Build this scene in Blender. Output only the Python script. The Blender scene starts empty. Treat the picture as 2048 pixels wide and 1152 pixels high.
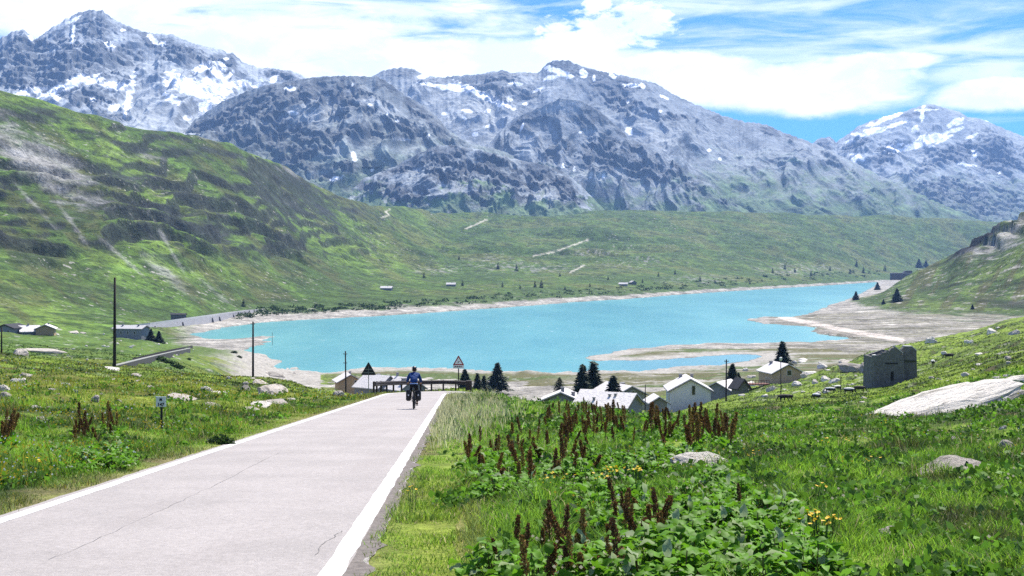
import bpy, math, random
import numpy as np
from mathutils import Vector, Matrix
R = math.radians
random.seed(7)
rng = np.random.default_rng(7)
S = bpy.context.scene
COL = S.collection

# ------------------------------------------------------------------ camera
F = 2600.0; CX = 1024.0; HY = 528.0            # focal length and horizon, in photo pixels
cam_d = bpy.data.cameras.new('camera'); cam = bpy.data.objects.new('camera', cam_d); COL.objects.link(cam)
cam.location = (0, 0, 0); cam.rotation_euler = (R(90), 0, 0)
cam_d.sensor_width = 36; cam_d.lens = F/2048*36; cam_d.shift_y = -(576-HY)/2048
cam_d.clip_start = 0.1; cam_d.clip_end = 30000
S.camera = cam

# ------------------------------------------------------------------ world, sun, exposure
SUN_EL, SUN_AZ = 57.0, 28.0                     # high sun ahead of the camera, a little to the right
S.view_settings.view_transform = 'Standard'; S.view_settings.look = 'None'
S.cycles.use_denoising = False; S.view_settings.gamma = 1; S.view_settings.exposure = 1.0
W = bpy.data.worlds.new('World'); S.world = W; W.use_nodes = True

class NT:
    """small helper for writing node trees"""
    def __init__(s, nt): s.nt = nt; s.L = nt.links
    def n(s, t, **kw):
        nd = s.nt.nodes.new(t)
        for k, v in kw.items(): setattr(nd, k, v)
        return nd
    def put(s, sock, v):
        if hasattr(v, 'is_output') or hasattr(v, 'links'): s.L.new(v, sock)
        else: sock.default_value = v
    def m(s, op, a, b=0.0, c=None, clamp=False):
        nd = s.n('ShaderNodeMath', operation=op, use_clamp=clamp)
        s.put(nd.inputs[0], a); s.put(nd.inputs[1], b)
        if c is not None: s.put(nd.inputs[2], c)
        return nd.outputs[0]
    def mix(s, f, a, b, blend='MIX'):
        nd = s.n('ShaderNodeMix', data_type='RGBA', blend_type=blend)
        s.put(nd.inputs[0], f); s.put(nd.inputs[6], a); s.put(nd.inputs[7], b)
        return nd.outputs[2]
    def noise(s, vec, scale, detail=4, rough=.55, dist=0.0):
        nd = s.n('ShaderNodeTexNoise'); nd.inputs['Scale'].default_value = scale
        nd.inputs['Detail'].default_value = detail; nd.inputs['Roughness'].default_value = rough
        nd.inputs['Distortion'].default_value = dist
        if vec is not None: s.L.new(vec, nd.inputs['Vector'])
        return nd.outputs[0]
    def ramp(s, f, lo, hi):
        nd = s.n('ShaderNodeMapRange', interpolation_type='SMOOTHSTEP')
        s.put(nd.inputs[0], f); nd.inputs[1].default_value = lo; nd.inputs[2].default_value = hi
        return nd.outputs[0]

t = NT(W.node_tree); W.node_tree.nodes.clear()
out = t.n('ShaderNodeOutputWorld')
sky = t.n('ShaderNodeTexSky', sky_type='NISHITA'); sky.sun_disc = False
sky.sun_elevation = R(SUN_EL); sky.sun_rotation = R(SUN_AZ); sky.altitude = 1900
sky.air_density = 1.0; sky.dust_density = 0.3; sky.ozone_density = 2.0
tc = t.n('ShaderNodeTexCoord'); sp = t.n('ShaderNodeSeparateXYZ'); t.L.new(tc.outputs['Generated'], sp.inputs[0])
dx, dy, dz = sp.outputs
az = t.m('ARCTAN2', dx, dy); el = t.m('ARCSINE', dz)         # azimuth and elevation of the view of the sky
cv = t.n('ShaderNodeCombineXYZ'); t.L.new(az, cv.inputs[0]); t.L.new(el, cv.inputs[1])
vm = t.n('ShaderNodeVectorMath', operation='MULTIPLY'); t.L.new(cv.outputs[0], vm.inputs[0]); vm.inputs[1].default_value = (1, 2.2, 1)
puff = t.noise(vm.outputs[0], 16, 8, .62, .3)
vm2 = t.n('ShaderNodeVectorMath', operation='MULTIPLY'); t.L.new(cv.outputs[0], vm2.inputs[0]); vm2.inputs[1].default_value = (1, 6.5, 1)
streak = t.noise(vm2.outputs[0], 9, 7, .6, .6)
def cl(px, py, rx, ry, soft=1.0):
    a0 = math.atan((px-CX)/F); e0 = math.atan((HY-py)/F)
    a = t.m('DIVIDE', t.m('SUBTRACT', az, a0), rx/F); e = t.m('DIVIDE', t.m('SUBTRACT', el, e0), ry/F)
    d = t.m('SQRT', t.m('ADD', t.m('MULTIPLY', a, a), t.m('MULTIPLY', e, e)))
    return t.m('MULTIPLY', t.m('SUBTRACT', 1.0, d), soft)
def vmax(l):
    r = l[0]
    for k in l[1:]: r = t.m('MAXIMUM', r, k)
    return r
cum = vmax([cl(1215, 75, 125, 72), cl(1285, 45, 92, 80), cl(1195, 8, 42, 34), cl(1120, 80, 72, 56), cl(1160, 130, 190, 62)])
puff2 = t.noise(vm.outputs[0], 55, 8, .66, .4)
cum = t.m('ADD', cum, t.m('ADD', t.m('MULTIPLY', t.m('SUBTRACT', puff, .5), 1.3), t.m('MULTIPLY', t.m('SUBTRACT', puff2, .5), 1.9)))
bank = vmax([cl(1630, 182, 300, 72), cl(1500, 178, 270, 62), cl(1340, 150, 330, 62), cl(1000, 120, 430, 62), cl(1760, 140, 150, 26), cl(1995, 210, 170, 46)])
bank = t.m('ADD', bank, t.m('MULTIPLY', t.m('SUBTRACT', puff, .5), .75))
veil = vmax([cl(420, 120, 820, 200, 1.4), cl(120, 30, 620, 160, 1.4), cl(820, 20, 330, 70), cl(900, 130, 420, 70, 1.3)])
veil = t.m('ADD', veil, t.m('MULTIPLY', t.m('SUBTRACT', streak, .50), 3.2))
cir = vmax([cl(1700, 100, 620, 100), cl(2000, 130, 420, 110), cl(1500, 20, 420, 40)])
cir = t.m('ADD', t.m('MULTIPLY', cir, .55), t.m('MULTIPLY', t.m('SUBTRACT', streak, .5), 2.4))
c1 = t.ramp(cum, .10, .55); c2 = t.ramp(bank, .06, .45); c3 = t.m('MULTIPLY', t.ramp(veil, -.1, .9), .97); c4 = t.m('MULTIPLY', t.ramp(cir, -.1, .75), .75)
else_ = t.m('MULTIPLY', t.ramp(t.m('ABSOLUTE', az), .5, 1.0), t.m('MULTIPLY', t.ramp(puff, .45, .65), .6))
cover = vmax([c1, c2, c3, c4, else_])
skyc = t.mix(1.0, sky.outputs[0], (.17, .50, .98, 1), 'MULTIPLY')
bg1 = t.n('ShaderNodeBackground'); t.L.new(skyc, bg1.inputs[0]); bg1.inputs[1].default_value = 0.098
cshade = t.mix(t.ramp(puff, .38, .62), (.80, .87, .98, 1), (1, 1, 1, 1))
bg2 = t.n('ShaderNodeBackground'); t.L.new(cshade, bg2.inputs[0]); bg2.inputs[1].default_value = 0.82
ms = t.n('ShaderNodeMixShader'); t.L.new(cover, ms.inputs[0]); t.L.new(bg1.outputs[0], ms.inputs[1]); t.L.new(bg2.outputs[0], ms.inputs[2])
t.L.new(ms.outputs[0], out.inputs[0])

sd = bpy.data.lights.new('sun', 'SUN'); sun = bpy.data.objects.new('sun', sd); COL.objects.link(sun)
sd.energy = 5.0; sd.angle = R(.5); sd.color = (1, .95, .86)
sdir = Vector((math.sin(R(SUN_AZ))*math.cos(R(SUN_EL)), math.cos(R(SUN_AZ))*math.cos(R(SUN_EL)), math.sin(R(SUN_EL))))
sun.rotation_euler = sdir.to_track_quat('Z', 'Y').to_euler(); sun.location = (0, 0, 300)

# ------------------------------------------------------------------ helpers
_perm = {}
def perlin(x, y, seed=0):
    if seed not in _perm:
        r_ = np.random.default_rng(seed+100)
        a = r_.random(512)*2*np.pi
        _perm[seed] = (r_.permutation(512), np.cos(a), np.sin(a))
    p, ca, sa = _perm[seed]
    x0 = np.floor(x).astype(np.int64); y0 = np.floor(y).astype(np.int64)
    fx = x-x0; fy = y-y0
    u = fx*fx*fx*(fx*(fx*6-15)+10); v = fy*fy*fy*(fy*(fy*6-15)+10)
    def g(i, j):
        h = p[(p[(x0+i) & 511]+y0+j) & 511]
        return ca[h]*(fx-i)+sa[h]*(fy-j)
    a = g(0, 0); b = g(1, 0); c = g(0, 1); d = g(1, 1)
    return ((a+(b-a)*u)*(1-v)+(c+(d-c)*u)*v)*1.5
def fbm(x, y, o=5, seed=0, gain=.5, lac=2.03):
    r = 0; a = 1.0
    for k in range(o):
        r = r+a*perlin(x, y, seed+k); x = x*lac+17.3; y = y*lac+5.1; a *= gain
    return r
def ridged(x, y, o=5, seed=0, gain=.55, lac=2.1):
    r = 0; a = 1.0; w = 1.0; tot = 0
    for k in range(o):
        n = 1-np.abs(perlin(x, y, seed+k)); n = n*n*w
        r = r+a*n; tot += a; w = np.clip(n*1.6, 0, 1); x = x*lac+3.7; y = y*lac+9.2; a *= gain
    return r/tot
def sstep(a, b, x):
    t_ = np.clip((x-a)/(b-a), 0, 1); return t_*t_*(3-2*t_)
def blur(a, s, ax):
    k = np.exp(-.5*(np.arange(-3*int(s+1), 3*int(s+1)+1)/s)**2); k /= k.sum()
    p = len(k)//2; pad = [(0, 0), (0, 0)]; pad[ax] = (p, p)
    b = np.pad(a, pad, mode='edge'); o = np.zeros_like(a); n = a.shape[ax]
    for i, w in enumerate(k):
        o += w*(b[i:i+n] if ax == 0 else b[:, i:i+n])
    return o
class Table:
    """z over (u = x/y, ln y), bilinear"""
    def __init__(s, u0, u1, nu, y0, y1, ny, fn, su, sy):
        s.u0, s.u1, s.nu, s.l0, s.l1, s.ny = u0, u1, nu, math.log(y0), math.log(y1), ny
        us = np.linspace(u0, u1, nu); ys = np.exp(np.linspace(s.l0, s.l1, ny))
        z = np.array([fn(u, ys) for u in us])
        s.z = blur(blur(z, su, 0), sy, 1)
    def __call__(s, u, y):
        a = np.clip((u-s.u0)/(s.u1-s.u0), 0, 1)*(s.nu-1.001); b = np.clip((np.log(y)-s.l0)/(s.l1-s.l0), 0, 1)*(s.ny-1.001)
        i = a.astype(int); j = b.astype(int); a = a-i; b = b-j; z = s.z
        return (z[i, j]*(1-b)+z[i, j+1]*b)*(1-a)+(z[i+1, j]*(1-b)+z[i+1, j+1]*b)*a
def lin(px, pairs):
    a = np.array(pairs, float); return np.interp(px, a[:, 0], a[:, 1])
def ell(px, py, cx, cy, rx, ry, ang=0):
    c, s_ = math.cos(R(ang)), math.sin(R(ang)); X = px-cx; Y = py-cy
    return np.sqrt(((X*c+Y*s_)/rx)**2+((-X*s_+Y*c)/ry)**2)
def seg_d(px, py, pts, closed=False):
    pts = np.array(pts, float); d = np.full(np.shape(px), 1e18); n = len(pts)
    for i in range(n if closed else n-1):
        a = pts[i]; b = pts[(i+1) % n]; e = b-a; L2 = max((e**2).sum(), 1e-9)
        t_ = np.clip(((px-a[0])*e[0]+(py-a[1])*e[1])/L2, 0, 1)
        d = np.minimum(d, (px-a[0]-t_*e[0])**2+(py-a[1]-t_*e[1])**2)
    return np.sqrt(d)
def inside(px, py, pts):
    r = np.zeros(np.shape(px), bool); n = len(pts)
    for i in range(n):
        x1, y1 = pts[i]; x2, y2 = pts[(i+1) % n]
        if y1 == y2: continue
        c = ((y1 > py) != (y2 > py)) & (px < (x2-x1)*(py-y1)/(y2-y1)+x1); r ^= c
    return r
def sdf(px, py, pts):
    d = seg_d(px, py, pts, True); return np.where(inside(px, py, pts), -d, d)
def mesh_raw(name, verts, corners, starts, mat, cols=None, smooth=False, parent=None):
    me = bpy.data.meshes.new(name); nv = len(verts)
    me.vertices.add(nv); me.vertices.foreach_set('co', np.asarray(verts, np.float32).ravel())
    me.loops.add(len(corners)); me.loops.foreach_set('vertex_index', np.asarray(corners, np.int32))
    me.polygons.add(len(starts)); me.polygons.foreach_set('loop_start', np.asarray(starts, np.int32))
    if smooth: me.polygons.foreach_set('use_smooth', np.ones(len(starts), bool))
    me.update(calc_edges=True)
    if cols is not None:
        at = me.color_attributes.new('Col', 'FLOAT_COLOR', 'POINT')
        c4 = np.ones((nv, 4), np.float32); c4[:, :3] = cols; at.data.foreach_set('color', c4.ravel())
    if mat: me.materials.append(mat)
    o = bpy.data.objects.new(name, me); COL.objects.link(o)
    if parent: o.parent = parent
    return o
def grid_mesh(name, X, Y, Z, mat, cols=None):
    n, m = X.shape
    v = np.stack([X, Y, Z], -1).reshape(-1, 3); idx = np.arange(n*m).reshape(n, m)
    q = np.stack([idx[:-1, :-1], idx[1:, :-1], idx[1:, 1:], idx[:-1, 1:]], -1).reshape(-1, 4)
    return mesh_raw(name, v, q.ravel(), np.arange(0, len(q)*4, 4), mat, None if cols is None else cols.reshape(-1, 3), True)
def tag(o, label=None, cat=None, group=None, kind=None):
    if label: o['label'] = label
    if cat: o['category'] = cat
    if group: o['group'] = group
    if kind: o['kind'] = kind
    return o
def empty(name, loc, rz=0.0, label=None, cat=None, group=None):
    o = bpy.data.objects.new(name, None); COL.objects.link(o); o.location = loc; o.rotation_euler = (0, 0, rz)
    o.empty_display_size = .2
    return tag(o, label, cat, group)
def link_copy(o, parent=None):
    c = o.copy(); COL.objects.link(c); c.parent = parent
    for k in ('label', 'category', 'group'):
        pass
    for ch in list(o.children): link_copy(ch, c)
    return c
def P(px, py, d): return Vector(((px-CX)/F*d, d, -(py-HY)/F*d))

def mat(name, col, rough=.8, spec=.3, var=.0, scale=5., bump=0., bscale=30., attr=False, metal=0., trans=0., detail=5):
    m = bpy.data.materials.new(name); m.use_nodes = True; q = NT(m.node_tree); bs = m.node_tree.nodes['Principled BSDF']
    bs.inputs['Roughness'].default_value = rough; bs.inputs['Specular IOR Level'].default_value = spec; bs.inputs['Metallic'].default_value = metal
    tcn = q.n('ShaderNodeTexCoord')
    base = None
    if attr:
        a = q.n('ShaderNodeAttribute'); a.attribute_name = 'Col'; base = a.outputs[0]
    else: base = (*col, 1)
    if var:
        f = q.noise(tcn.outputs['Object'], scale, detail, .65)
        k = q.m('MULTIPLY_ADD', f, 2*var, 1-var)
        cc = q.n('ShaderNodeCombineXYZ'); [q.L.new(k, cc.inputs[i]) for i in range(3)]
        base = q.mix(1.0, base, cc.outputs[0], 'MULTIPLY')
    q.put(bs.inputs['Base Color'], base)
    if bump:
        b = q.n('ShaderNodeBump'); b.inputs['Strength'].default_value = bump; b.inputs['Distance'].default_value = 1.0/bscale
        q.L.new(q.noise(tcn.outputs['Object'], bscale, 5, .6), b.inputs['Height']); q.L.new(b.outputs[0], bs.inputs['Normal'])
    if trans:
        tr = q.n('ShaderNodeBsdfTranslucent'); q.put(tr.inputs[0], base); mx = q.n('ShaderNodeMixShader'); mx.inputs[0].default_value = trans
        q.L.new(bs.outputs[0], mx.inputs[1]); q.L.new(tr.outputs[0], mx.inputs[2])
        q.L.new(mx.outputs[0], m.node_tree.nodes['Material Output'].inputs[0])
    return m
# ------------------------------------------------------------------ lake outline (world metres, water level z = -40)
LZ = -40.0
LAKE_PX = [(385,668),(450,655),(520,645),(600,640),(680,636),(760,632),(850,626),(950,619),(1050,612),(1150,604),(1250,598),(1350,590),
 (1450,583),(1550,577),(1650,571),(1755,564),(1745,574),(1715,590),(1690,600),(1660,612),(1622,628),(1585,634),(1530,633),(1490,640),
 (1530,648),(1600,652),(1633,655),(1622,660),(1642,668),(1690,675),(1722,681),(1660,684),(1600,683.5),(1500,686),(1420,686),(1350,690),
 (1270,697),(1200,709),(1163,716),(1195,721.5),(1300,721),(1400,714),(1470,709),(1505,710),(1520,714),(1500,722),(1440,730),(1400,735),
 (1330,741),(1260,745),(1150,747),(1060,745.5),(1000,744.5),(920,741),(830,738.5),(740,739),(700,742),(640,746.5),(560,747),(545,745),
 (592,737.5),(535,741),(560,727),(530,714),(505,706),(492,700),(510,693),(530,689),(545,674),(528,671),(500,675),(466,677.5),(434,678),(398,675)]
LAKE = [((px-CX)/F*(-LZ*F/(py-HY)), -LZ*F/(py-HY)) for px, py in LAKE_PX]
def shore_noise(x, y): return 2.0*fbm(x/14, y/26, 3, 60)

# ------------------------------------------------------------------ near ground: height above the plane of the road
SL = 0.0815
Dk = [1.2, 10, 25, 40, 60, 85, 115, 160, 212, 260, 320, 360, 400, 480, 560]
NEAR = {   # photo column: metres above the road's plane at the depths Dk
 -700: [0, .1, .5, 1.2, 2.2, 3.4, 5, 6, 7, 9, 11.5, 14, 17, 22, 27],
 0:    [0, 0, .2, .5, .9, 1.7, 3.2, 3.0, 3.9, 5.4, 8, 10.2, 12.7, 17.3, 22],
 120:  [0, 0, .1, .4, .8, 1.4, 2.4, 2.0, 2.9, 4.6, 7, 8.8, 10.8, 15, 19],
 230:  [0, 0, .1, .3, .7, 1.2, 1.9, 1.0, 2.3, 3.7, 6.0, 7.6, 9.2, 13, 16.7],
 310:  [0, 0, .1, .3, .6, 1.0, 1.6, .7, 1.2, 2.2, 4.4, 6.0, 7.6, 11.0, 14],
 400:  [0, 0, .1, .3, .6, .9, 1.2, .1, -.8, -.6, 1.8, 3.9, 5.2, 8.3, 11.4],
 455:  [0, 0, .0, .3, .5, .7, 1.0, .5, -.3, -1.6, -2.0, -.8, 1.0, 6.6, 11.0],
 550:  [0, 0, .0, .2, .3, .3, .5, .5, .0, -2.6, -6.2, -6, -4.2, .9, 7],
 640:  [0, 0, .0, .1, .0, -.25, -.4, -.8, -4.4, -7.5, -9, -7.6, -4.4, .9, 7],
 700:  [0, 0, .0, .0, -.1, -.35, -1.0, -4.6, -9, -12, -11.2, -8.3, -4.9, 1.1, 7],
 900:  [0, 0, .0, .1, .2, 0, 0, -6, -11, -13, -11.3, -8.3, -4.9, 1.1, 7],
 950:  [0, 0, .1, .3, .5, 0, 0, -6, -11, -13, -11.3, -8.3, -4.9, 1.1, 7],
 1100: [0, 0, .1, .1, -.15, -1.1, -2.4, -5.6, -10, -12, -11, -8.0, -4.8, 1.1, 7],
 1300: [0, 0, .1, .0, -.8, -2.0, -3.5, -5.4, -7.0, -8.3, -8.6, -6.8, -4.2, 1.2, 7],
 1400: [0, 0, .1, .0, -.6, -1.5, -2.4, -3.5, -4.7, -6.3, -7.2, -6.0, -3.8, 1.2, 7],
 1500: [0, 0, .1, .0, -.4, -1.0, -1.7, -2.6, -3.1, -3.2, -3.4, -4.0, -3.6, 1.4, 7],
 1600: [0, 0, .1, .0, -.2, -.7, -1.2, -2.0, -2.2, -1.4, -.9, -2.8, -3.6, 1.6, 7],
 1750: [0, 0, .1, .05, -.1, -.4, -.8, -.9, -.5, 2.0, 7.0, 6.2, 2.6, 2.7, 7],
 1900: [0, .05, .2, .3, .5, .8, 1.2, 1.9, 3.4, 5.6, 9.2, 11.0, 11.6, 9.5, 11],
 2048: [0, .1, .4, .8, 1.5, 2.1, 3.0, 4.2, 6.2, 9, 13.2, 16.6, 16.5, 14, 14],
 2700: [0, .3, 1.1, 2.2, 3.6, 5.2, 7.2, 10, 14, 19, 25, 30, 30, 26, 24]}
_nc = np.array(sorted(NEAR)); _nv = np.array([NEAR[k] for k in sorted(NEAR)])
def _near_col(u, ys):
    px = CX+F*u; row = [np.interp(px, _nc, _nv[:, k]) for k in range(len(Dk))]
    return np.interp(np.log(ys), np.log(Dk), row)
T_NEAR = Table(-.75, .75, 420, 1.2, 640, 320, _near_col, 3.0, 3.2)

# road: straight down the slope, then bending right
RX0, RDIR = -2.937, -.0405; RHALF = 1.93
def road_line():
    pts = [(RX0+RDIR*y, y) for y in np.arange(-4, 86.01, 1.0)]
    x, y = pts[-1]; h = math.atan(RDIR); Rr = 24.0; s = 0
    while s < 62:
        s += 1.0; hh = h+min(s/Rr, 1.75); x += math.sin(hh); y += math.cos(hh); pts.append((x, y))
    return np.array(pts)
ROAD = road_line()
def road_z(x, y):
    return -1.6-SL*y-.24*np.logaddexp(0, (np.asarray(x)+3.6)*1.6)/1.6*np.clip((np.asarray(y)-78)/14, 0, 1)
def road_d(x, y):
    d = np.full(np.shape(x), 99.0); k = (np.abs(x) < 60) & (y < 130)
    if np.any(k): d[k] = seg_d(x[k], y[k], ROAD[::2])
    return d
def H_near(x, y, detail=True):
    x = np.atleast_1d(np.asarray(x, float)); y = np.atleast_1d(np.asarray(y, float))
    yy = np.maximum(y, 1.2); u = x/yy
    dzv = T_NEAR(u, yy)
    if detail:
        far = np.clip(yy/60, .15, .75)
        dzv = dzv+far*(.45*fbm(x/9, y/9, 3, 1)+.16*fbm(x/2.2, y/2.2, 2, 5))*sstep(4, 14, yy)
        dzv = dzv+sstep(120, 260, yy)*1.1*fbm(x/24, y/24, 4, 9)
    d = road_d(x, y)
    rdz = road_z(x, yy)+1.6+SL*yy
    bl = sstep(2.3, 5.5, d); dzv = dzv*bl+rdz*(1-bl)
    dzv = dzv-.03*(1-sstep(2.0, 2.3, d))
    z = -1.6-SL*yy+dzv
    z = np.where(yy > 560, np.minimum(z, z-(yy-560)*.30), z)
    s = sdf(x, y, LAKE)+shore_noise(x, y)
    near_sh = yy > 250
    z = np.where(near_sh & (s > 0) & (yy < 600), np.maximum(z, LZ+np.clip(s*.035, 0, .9)+.25*np.abs(fbm(x/8, y/8, 2, 33))*np.clip(s/10, 0, 1)), z)
    z = np.where(s < 0, np.minimum(z, LZ-np.clip(-s*.06, 0, 3)), z)
    return z

# ------------------------------------------------------------------ far hillsides
SHORE = [(-700,640),(0,645),(230,657),(385,668),(450,655),(520,645),(600,640),(680,636),(760,632),(850,626),(950,619),(1050,612),(1150,604),
 (1250,598),(1350,590),(1450,583),(1550,577),(1650,571),(1755,564),(1900,560),(2048,558),(2700,555)]
RIDGE = [(-700,20),(-200,140),(0,178),(60,192),(120,214),(200,232),(300,256),(380,266),(460,284),(520,302),(570,322),(620,356),(680,386),(740,400),
 (800,412),(870,420),(905,431),(1000,433),(1100,430),(1180,421),(1300,421),(1400,422),(1500,424),(1600,427),(1700,430),(1800,432),(1900,436),(2000,442),(2700,450)]
RDEP = [(-700,1150),(0,1250),(230,1330),(500,1560),(700,2150),(900,3000),(1200,3320),(1500,3600),(1755,4050),(2700,4700)]
def _far_col(u, ys):
    px = CX+F*u; p0 = lin(px, SHORE); d0 = lin(px, [(-700,480),(0,600),(230,690),(385,743)]) if px < 385 else 104000/(p0-HY)
    z0 = -(p0-HY)/F*d0; rp = lin(px, RIDGE); rd = lin(px, RDEP)
    k = [(d0*.85, z0-9), (d0, z0)]
    q = lambda d, p: k.append((d, -(p-HY)/F*d))
    q(d0*1.035, p0-9)
    d3 = d0*1.15; p3 = p0-27; q(d3, p3)
    for r_ in (.12, .25, .4, .55, .7, .85, 1.0): q(d3+(rd-d3)*r_**.92, p3+(rp-p3)*r_)
    zr = k[-1][1]
    k += [(rd*1.06, zr-12), (rd*1.5, zr-170)]
    k = np.array(k)
    return np.interp(np.log(ys), np.log(k[:, 0]), k[:, 1])
T_FAR = Table(-.72, .72, 700, 330, 6200, 640, _far_col, 2.2, 2.0)
RH = {1540:[(600,-46),(940,-45),(1150,-46),(1300,-50)], 1600:[(600,-41),(950,-40.2),(1180,-42),(1320,-50)], 1640:[(600,-39.6),(960,-38.6),(1230,-40.3),(1380,-50)],
 1700:[(600,-39),(960,-38),(1330,-36.8),(1450,-52)], 1760:[(600,-38.6),(950,-37.5),(1400,-31.2),(1520,-52)], 1800:[(600,-38.4),(945,-37.4),(1450,-19.5),(1580,-54)],
 1840:[(600,-38.3),(940,-37.2),(1450,-7.3),(1580,-54)], 1890:[(600,-38.2),(935,-37),(1430,4.4),(1560,-54)], 1906:[(600,-38.2),(935,-37),(1400,13),(1540,-54)],
 1930:[(600,-38.1),(935,-37),(1380,20.2),(1520,-54)], 1985:[(600,-38),(930,-36.8),(1350,35),(1500,-50)], 2010:[(600,-38),(930,-36.6),(1330,44.5),(1480,-40)],
 2048:[(600,-38),(925,-36),(1300,54),(1450,-20)], 2200:[(600,-36),(880,-30),(1200,91),(1400,40)], 2700:[(600,-30),(800,-10),(1000,145),(1300,120)]}
_rc = np.array(sorted(RH)); _rv = np.array([RH[k] for k in sorted(RH)], float)
def _rh_col(u, ys):
    px = CX+F*u
    d = [np.interp(px, _rc, _rv[:, k, 0]) for k in range(4)]; z = [np.interp(px, _rc, _rv[:, k, 1]) for k in range(4)]
    dd = [300, d[0], d[1], d[1]+(d[2]-d[1])*.18, d[2], d[2]*1.02, d[3], 6000]
    zz = [z[0]-6, z[0], z[1], z[1]+max(z[2]-z[1], 0)*.10, z[2], z[2]-1, z[3], -90]
    return np.interp(ys, dd, zz)
T_RH = Table(.15, .72, 420, 330, 5200, 520, _rh_col, 1.2, 1.6)
def terrace(z, x, y, step, sharp, seed):
    q = z/step+.9*fbm(x/160, y/160, 4, seed); f = q-np.floor(q)
    return step*(sstep(.5-sharp, .5+sharp, f)-f)
def H_far(x, y, s=None):
    x = np.atleast_1d(np.asarray(x, float)); y = np.atleast_1d(np.asarray(y, float)); u = x/y; px = CX+F*u
    if s is None: s = sdf(x, y, LAKE)+shore_noise(x, y)*2
    z = T_FAR(u, y); up = sstep(-26, 20, z)
    left = 1-sstep(560, 900, px)
    big = fbm(x/230, y/300, 5, 11); fine = fbm(x/38, y/45, 4, 17)
    rdp = np.interp(px, [p_[0] for p_ in RDEP], [p_[1] for p_ in RDEP]); up = up*(1-(.25+.47*left)*sstep(.80, .99, y/rdp))
    z1 = z+up*(left*(11*big+2.6*fine)+(1-left)*(15.0*fbm(x/340, y/150, 4, 21)+3.6*fbm(x/80, y/50, 4, 23)))
    mk = sstep(-.15, .35, fbm(x/120, y/200, 4, 27)+.25*sstep(420, 330, HY-F*z/y))
    z1 = z1+up*left*mk*terrace(z1, x, y, 24, .18, 31)*.78
    z1 = z1+up*left*sstep(-.2, .3, fbm(x/70, y/110, 3, 35))*terrace(z1, x*1.8, y*1.8, 12, .20, 37)*.42
    z1 = z1+(1-up)*(s > 0)*(.8*fine+.5)
    r = T_RH(u, y); rup = sstep(-36, -5, r)
    r = r+rup*(5.5*fbm(x/90, y/120, 5, 41)+1.6*fbm(x/18, y/24, 3, 45))+(1-rup)*.5*fbm(x/30, y/16, 3, 47)
    om = np.clip(1.3-ell(px, HY-F*r/y, 1995, 472, 90, 30, -32), 0, 1)
    r = r+om*(terrace(r, x, y, 13, .12, 49)*1.1+3.5*ridged(x/22, y/26, 4, 53)-1.5)
    z2 = np.maximum(z1, r)
    lk = (s > 0) & (px > 250)
    z2 = np.where(lk & (s < 130), np.maximum(z2, LZ+np.clip(s*.02, 0, 1.4)+.22*np.abs(fbm(x/12, y/12, 3, 51))*np.clip(s/10, 0, 1)), z2)
    z2 = np.where(s < 0, np.minimum(z2, LZ-np.clip(-s*.06, 0, 4)), z2)
    return z2
def hit(px, py, fn=None, d0=5.0, d1=640.0, n=4000):
    """first point of the terrain met by looking along this column of the photograph"""
    fn = fn or (lambda a, b: H_near(a, b))
    d = np.exp(np.linspace(math.log(d0), math.log(d1), n)); x = (px-CX)/F*d; z = fn(x, d)
    k = np.nonzero(HY-F*z/d <= py)[0]
    k = k[0] if len(k) else n-1
    return Vector((x[k], d[k], z[k]))
def ground_at(x, y):
    return float(H_near(x, y)[0])

# ------------------------------------------------------------------ terrain materials
def terrain_mat(name, s1, s2, amp, bump, bdist, rough=.92, s3=None, fleck=None):
    m = bpy.data.materials.new(name); m.use_nodes = True; q = NT(m.node_tree); bs = m.node_tree.nodes['Principled BSDF']
    bs.inputs['Roughness'].default_value = rough; bs.inputs['Specular IOR Level'].default_value = .12
    a = q.n('ShaderNodeAttribute'); a.attribute_name = 'Col'; tcn = q.n('ShaderNodeTexCoord'); ob = tcn.outputs['Object']
    n1 = q.noise(ob, s1, 6, .7); n2 = q.noise(ob, s2, 5, .7)
    k = q.m('MULTIPLY', q.m('MULTIPLY_ADD', q.ramp(n1, .25, .75), 2*amp, 1-amp), q.m('MULTIPLY_ADD', q.ramp(n2, .25, .75), 2*amp, 1-amp))
    cc = q.n('ShaderNodeCombineXYZ'); [q.L.new(k, cc.inputs[i]) for i in range(3)]
    c = q.mix(1.0, a.outputs[0], cc.outputs[0], 'MULTIPLY')
    if fleck:                                             # loose stones and dwarf shrubs, only where the cover is turf
        sc_ = q.n('ShaderNodeSeparateColor'); q.L.new(a.outputs[0], sc_.inputs[0])
        turf = q.ramp(q.m('SUBTRACT', sc_.outputs[1], q.m('MULTIPLY', sc_.outputs[0], .95)), .0, .022)
        patch = q.ramp(q.noise(ob, fleck*.07, 4, .6), .42, .62)
        dk = q.m('MULTIPLY', turf, q.ramp(q.noise(ob, fleck*.75, 3, .6), .57, .63))
        wt = q.m('MULTIPLY', turf, q.m('MULTIPLY', patch, q.ramp(q.noise(ob, fleck, 2, .5), .64, .69)))
        c = q.mix(q.m('MULTIPLY', dk, .8), c, (.022, .036, .013, 1)); c = q.mix(q.m('MULTIPLY', wt, .85), c, (.34, .32, .28, 1))
    q.L.new(c, bs.inputs['Base Color'])
    b = q.n('ShaderNodeBump'); b.inputs['Strength'].default_value = bump; b.inputs['Distance'].default_value = bdist
    q.L.new(q.m('ADD', n1, q.m('MULTIPLY', n2, .4)), b.inputs['Height']); q.L.new(b.outputs[0], bs.inputs['Normal'])
    return m
M_GROUND = terrain_mat('meadow_soil', .8, 6.0, .35, .9, .25)
M_HILL = terrain_mat('alpine_turf', .045, .30, .50, 1.0, 4.5, fleck=.20)
M_ROCK = terrain_mat('mountain_rock', .010, .06, .22, .65, 11)

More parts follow.
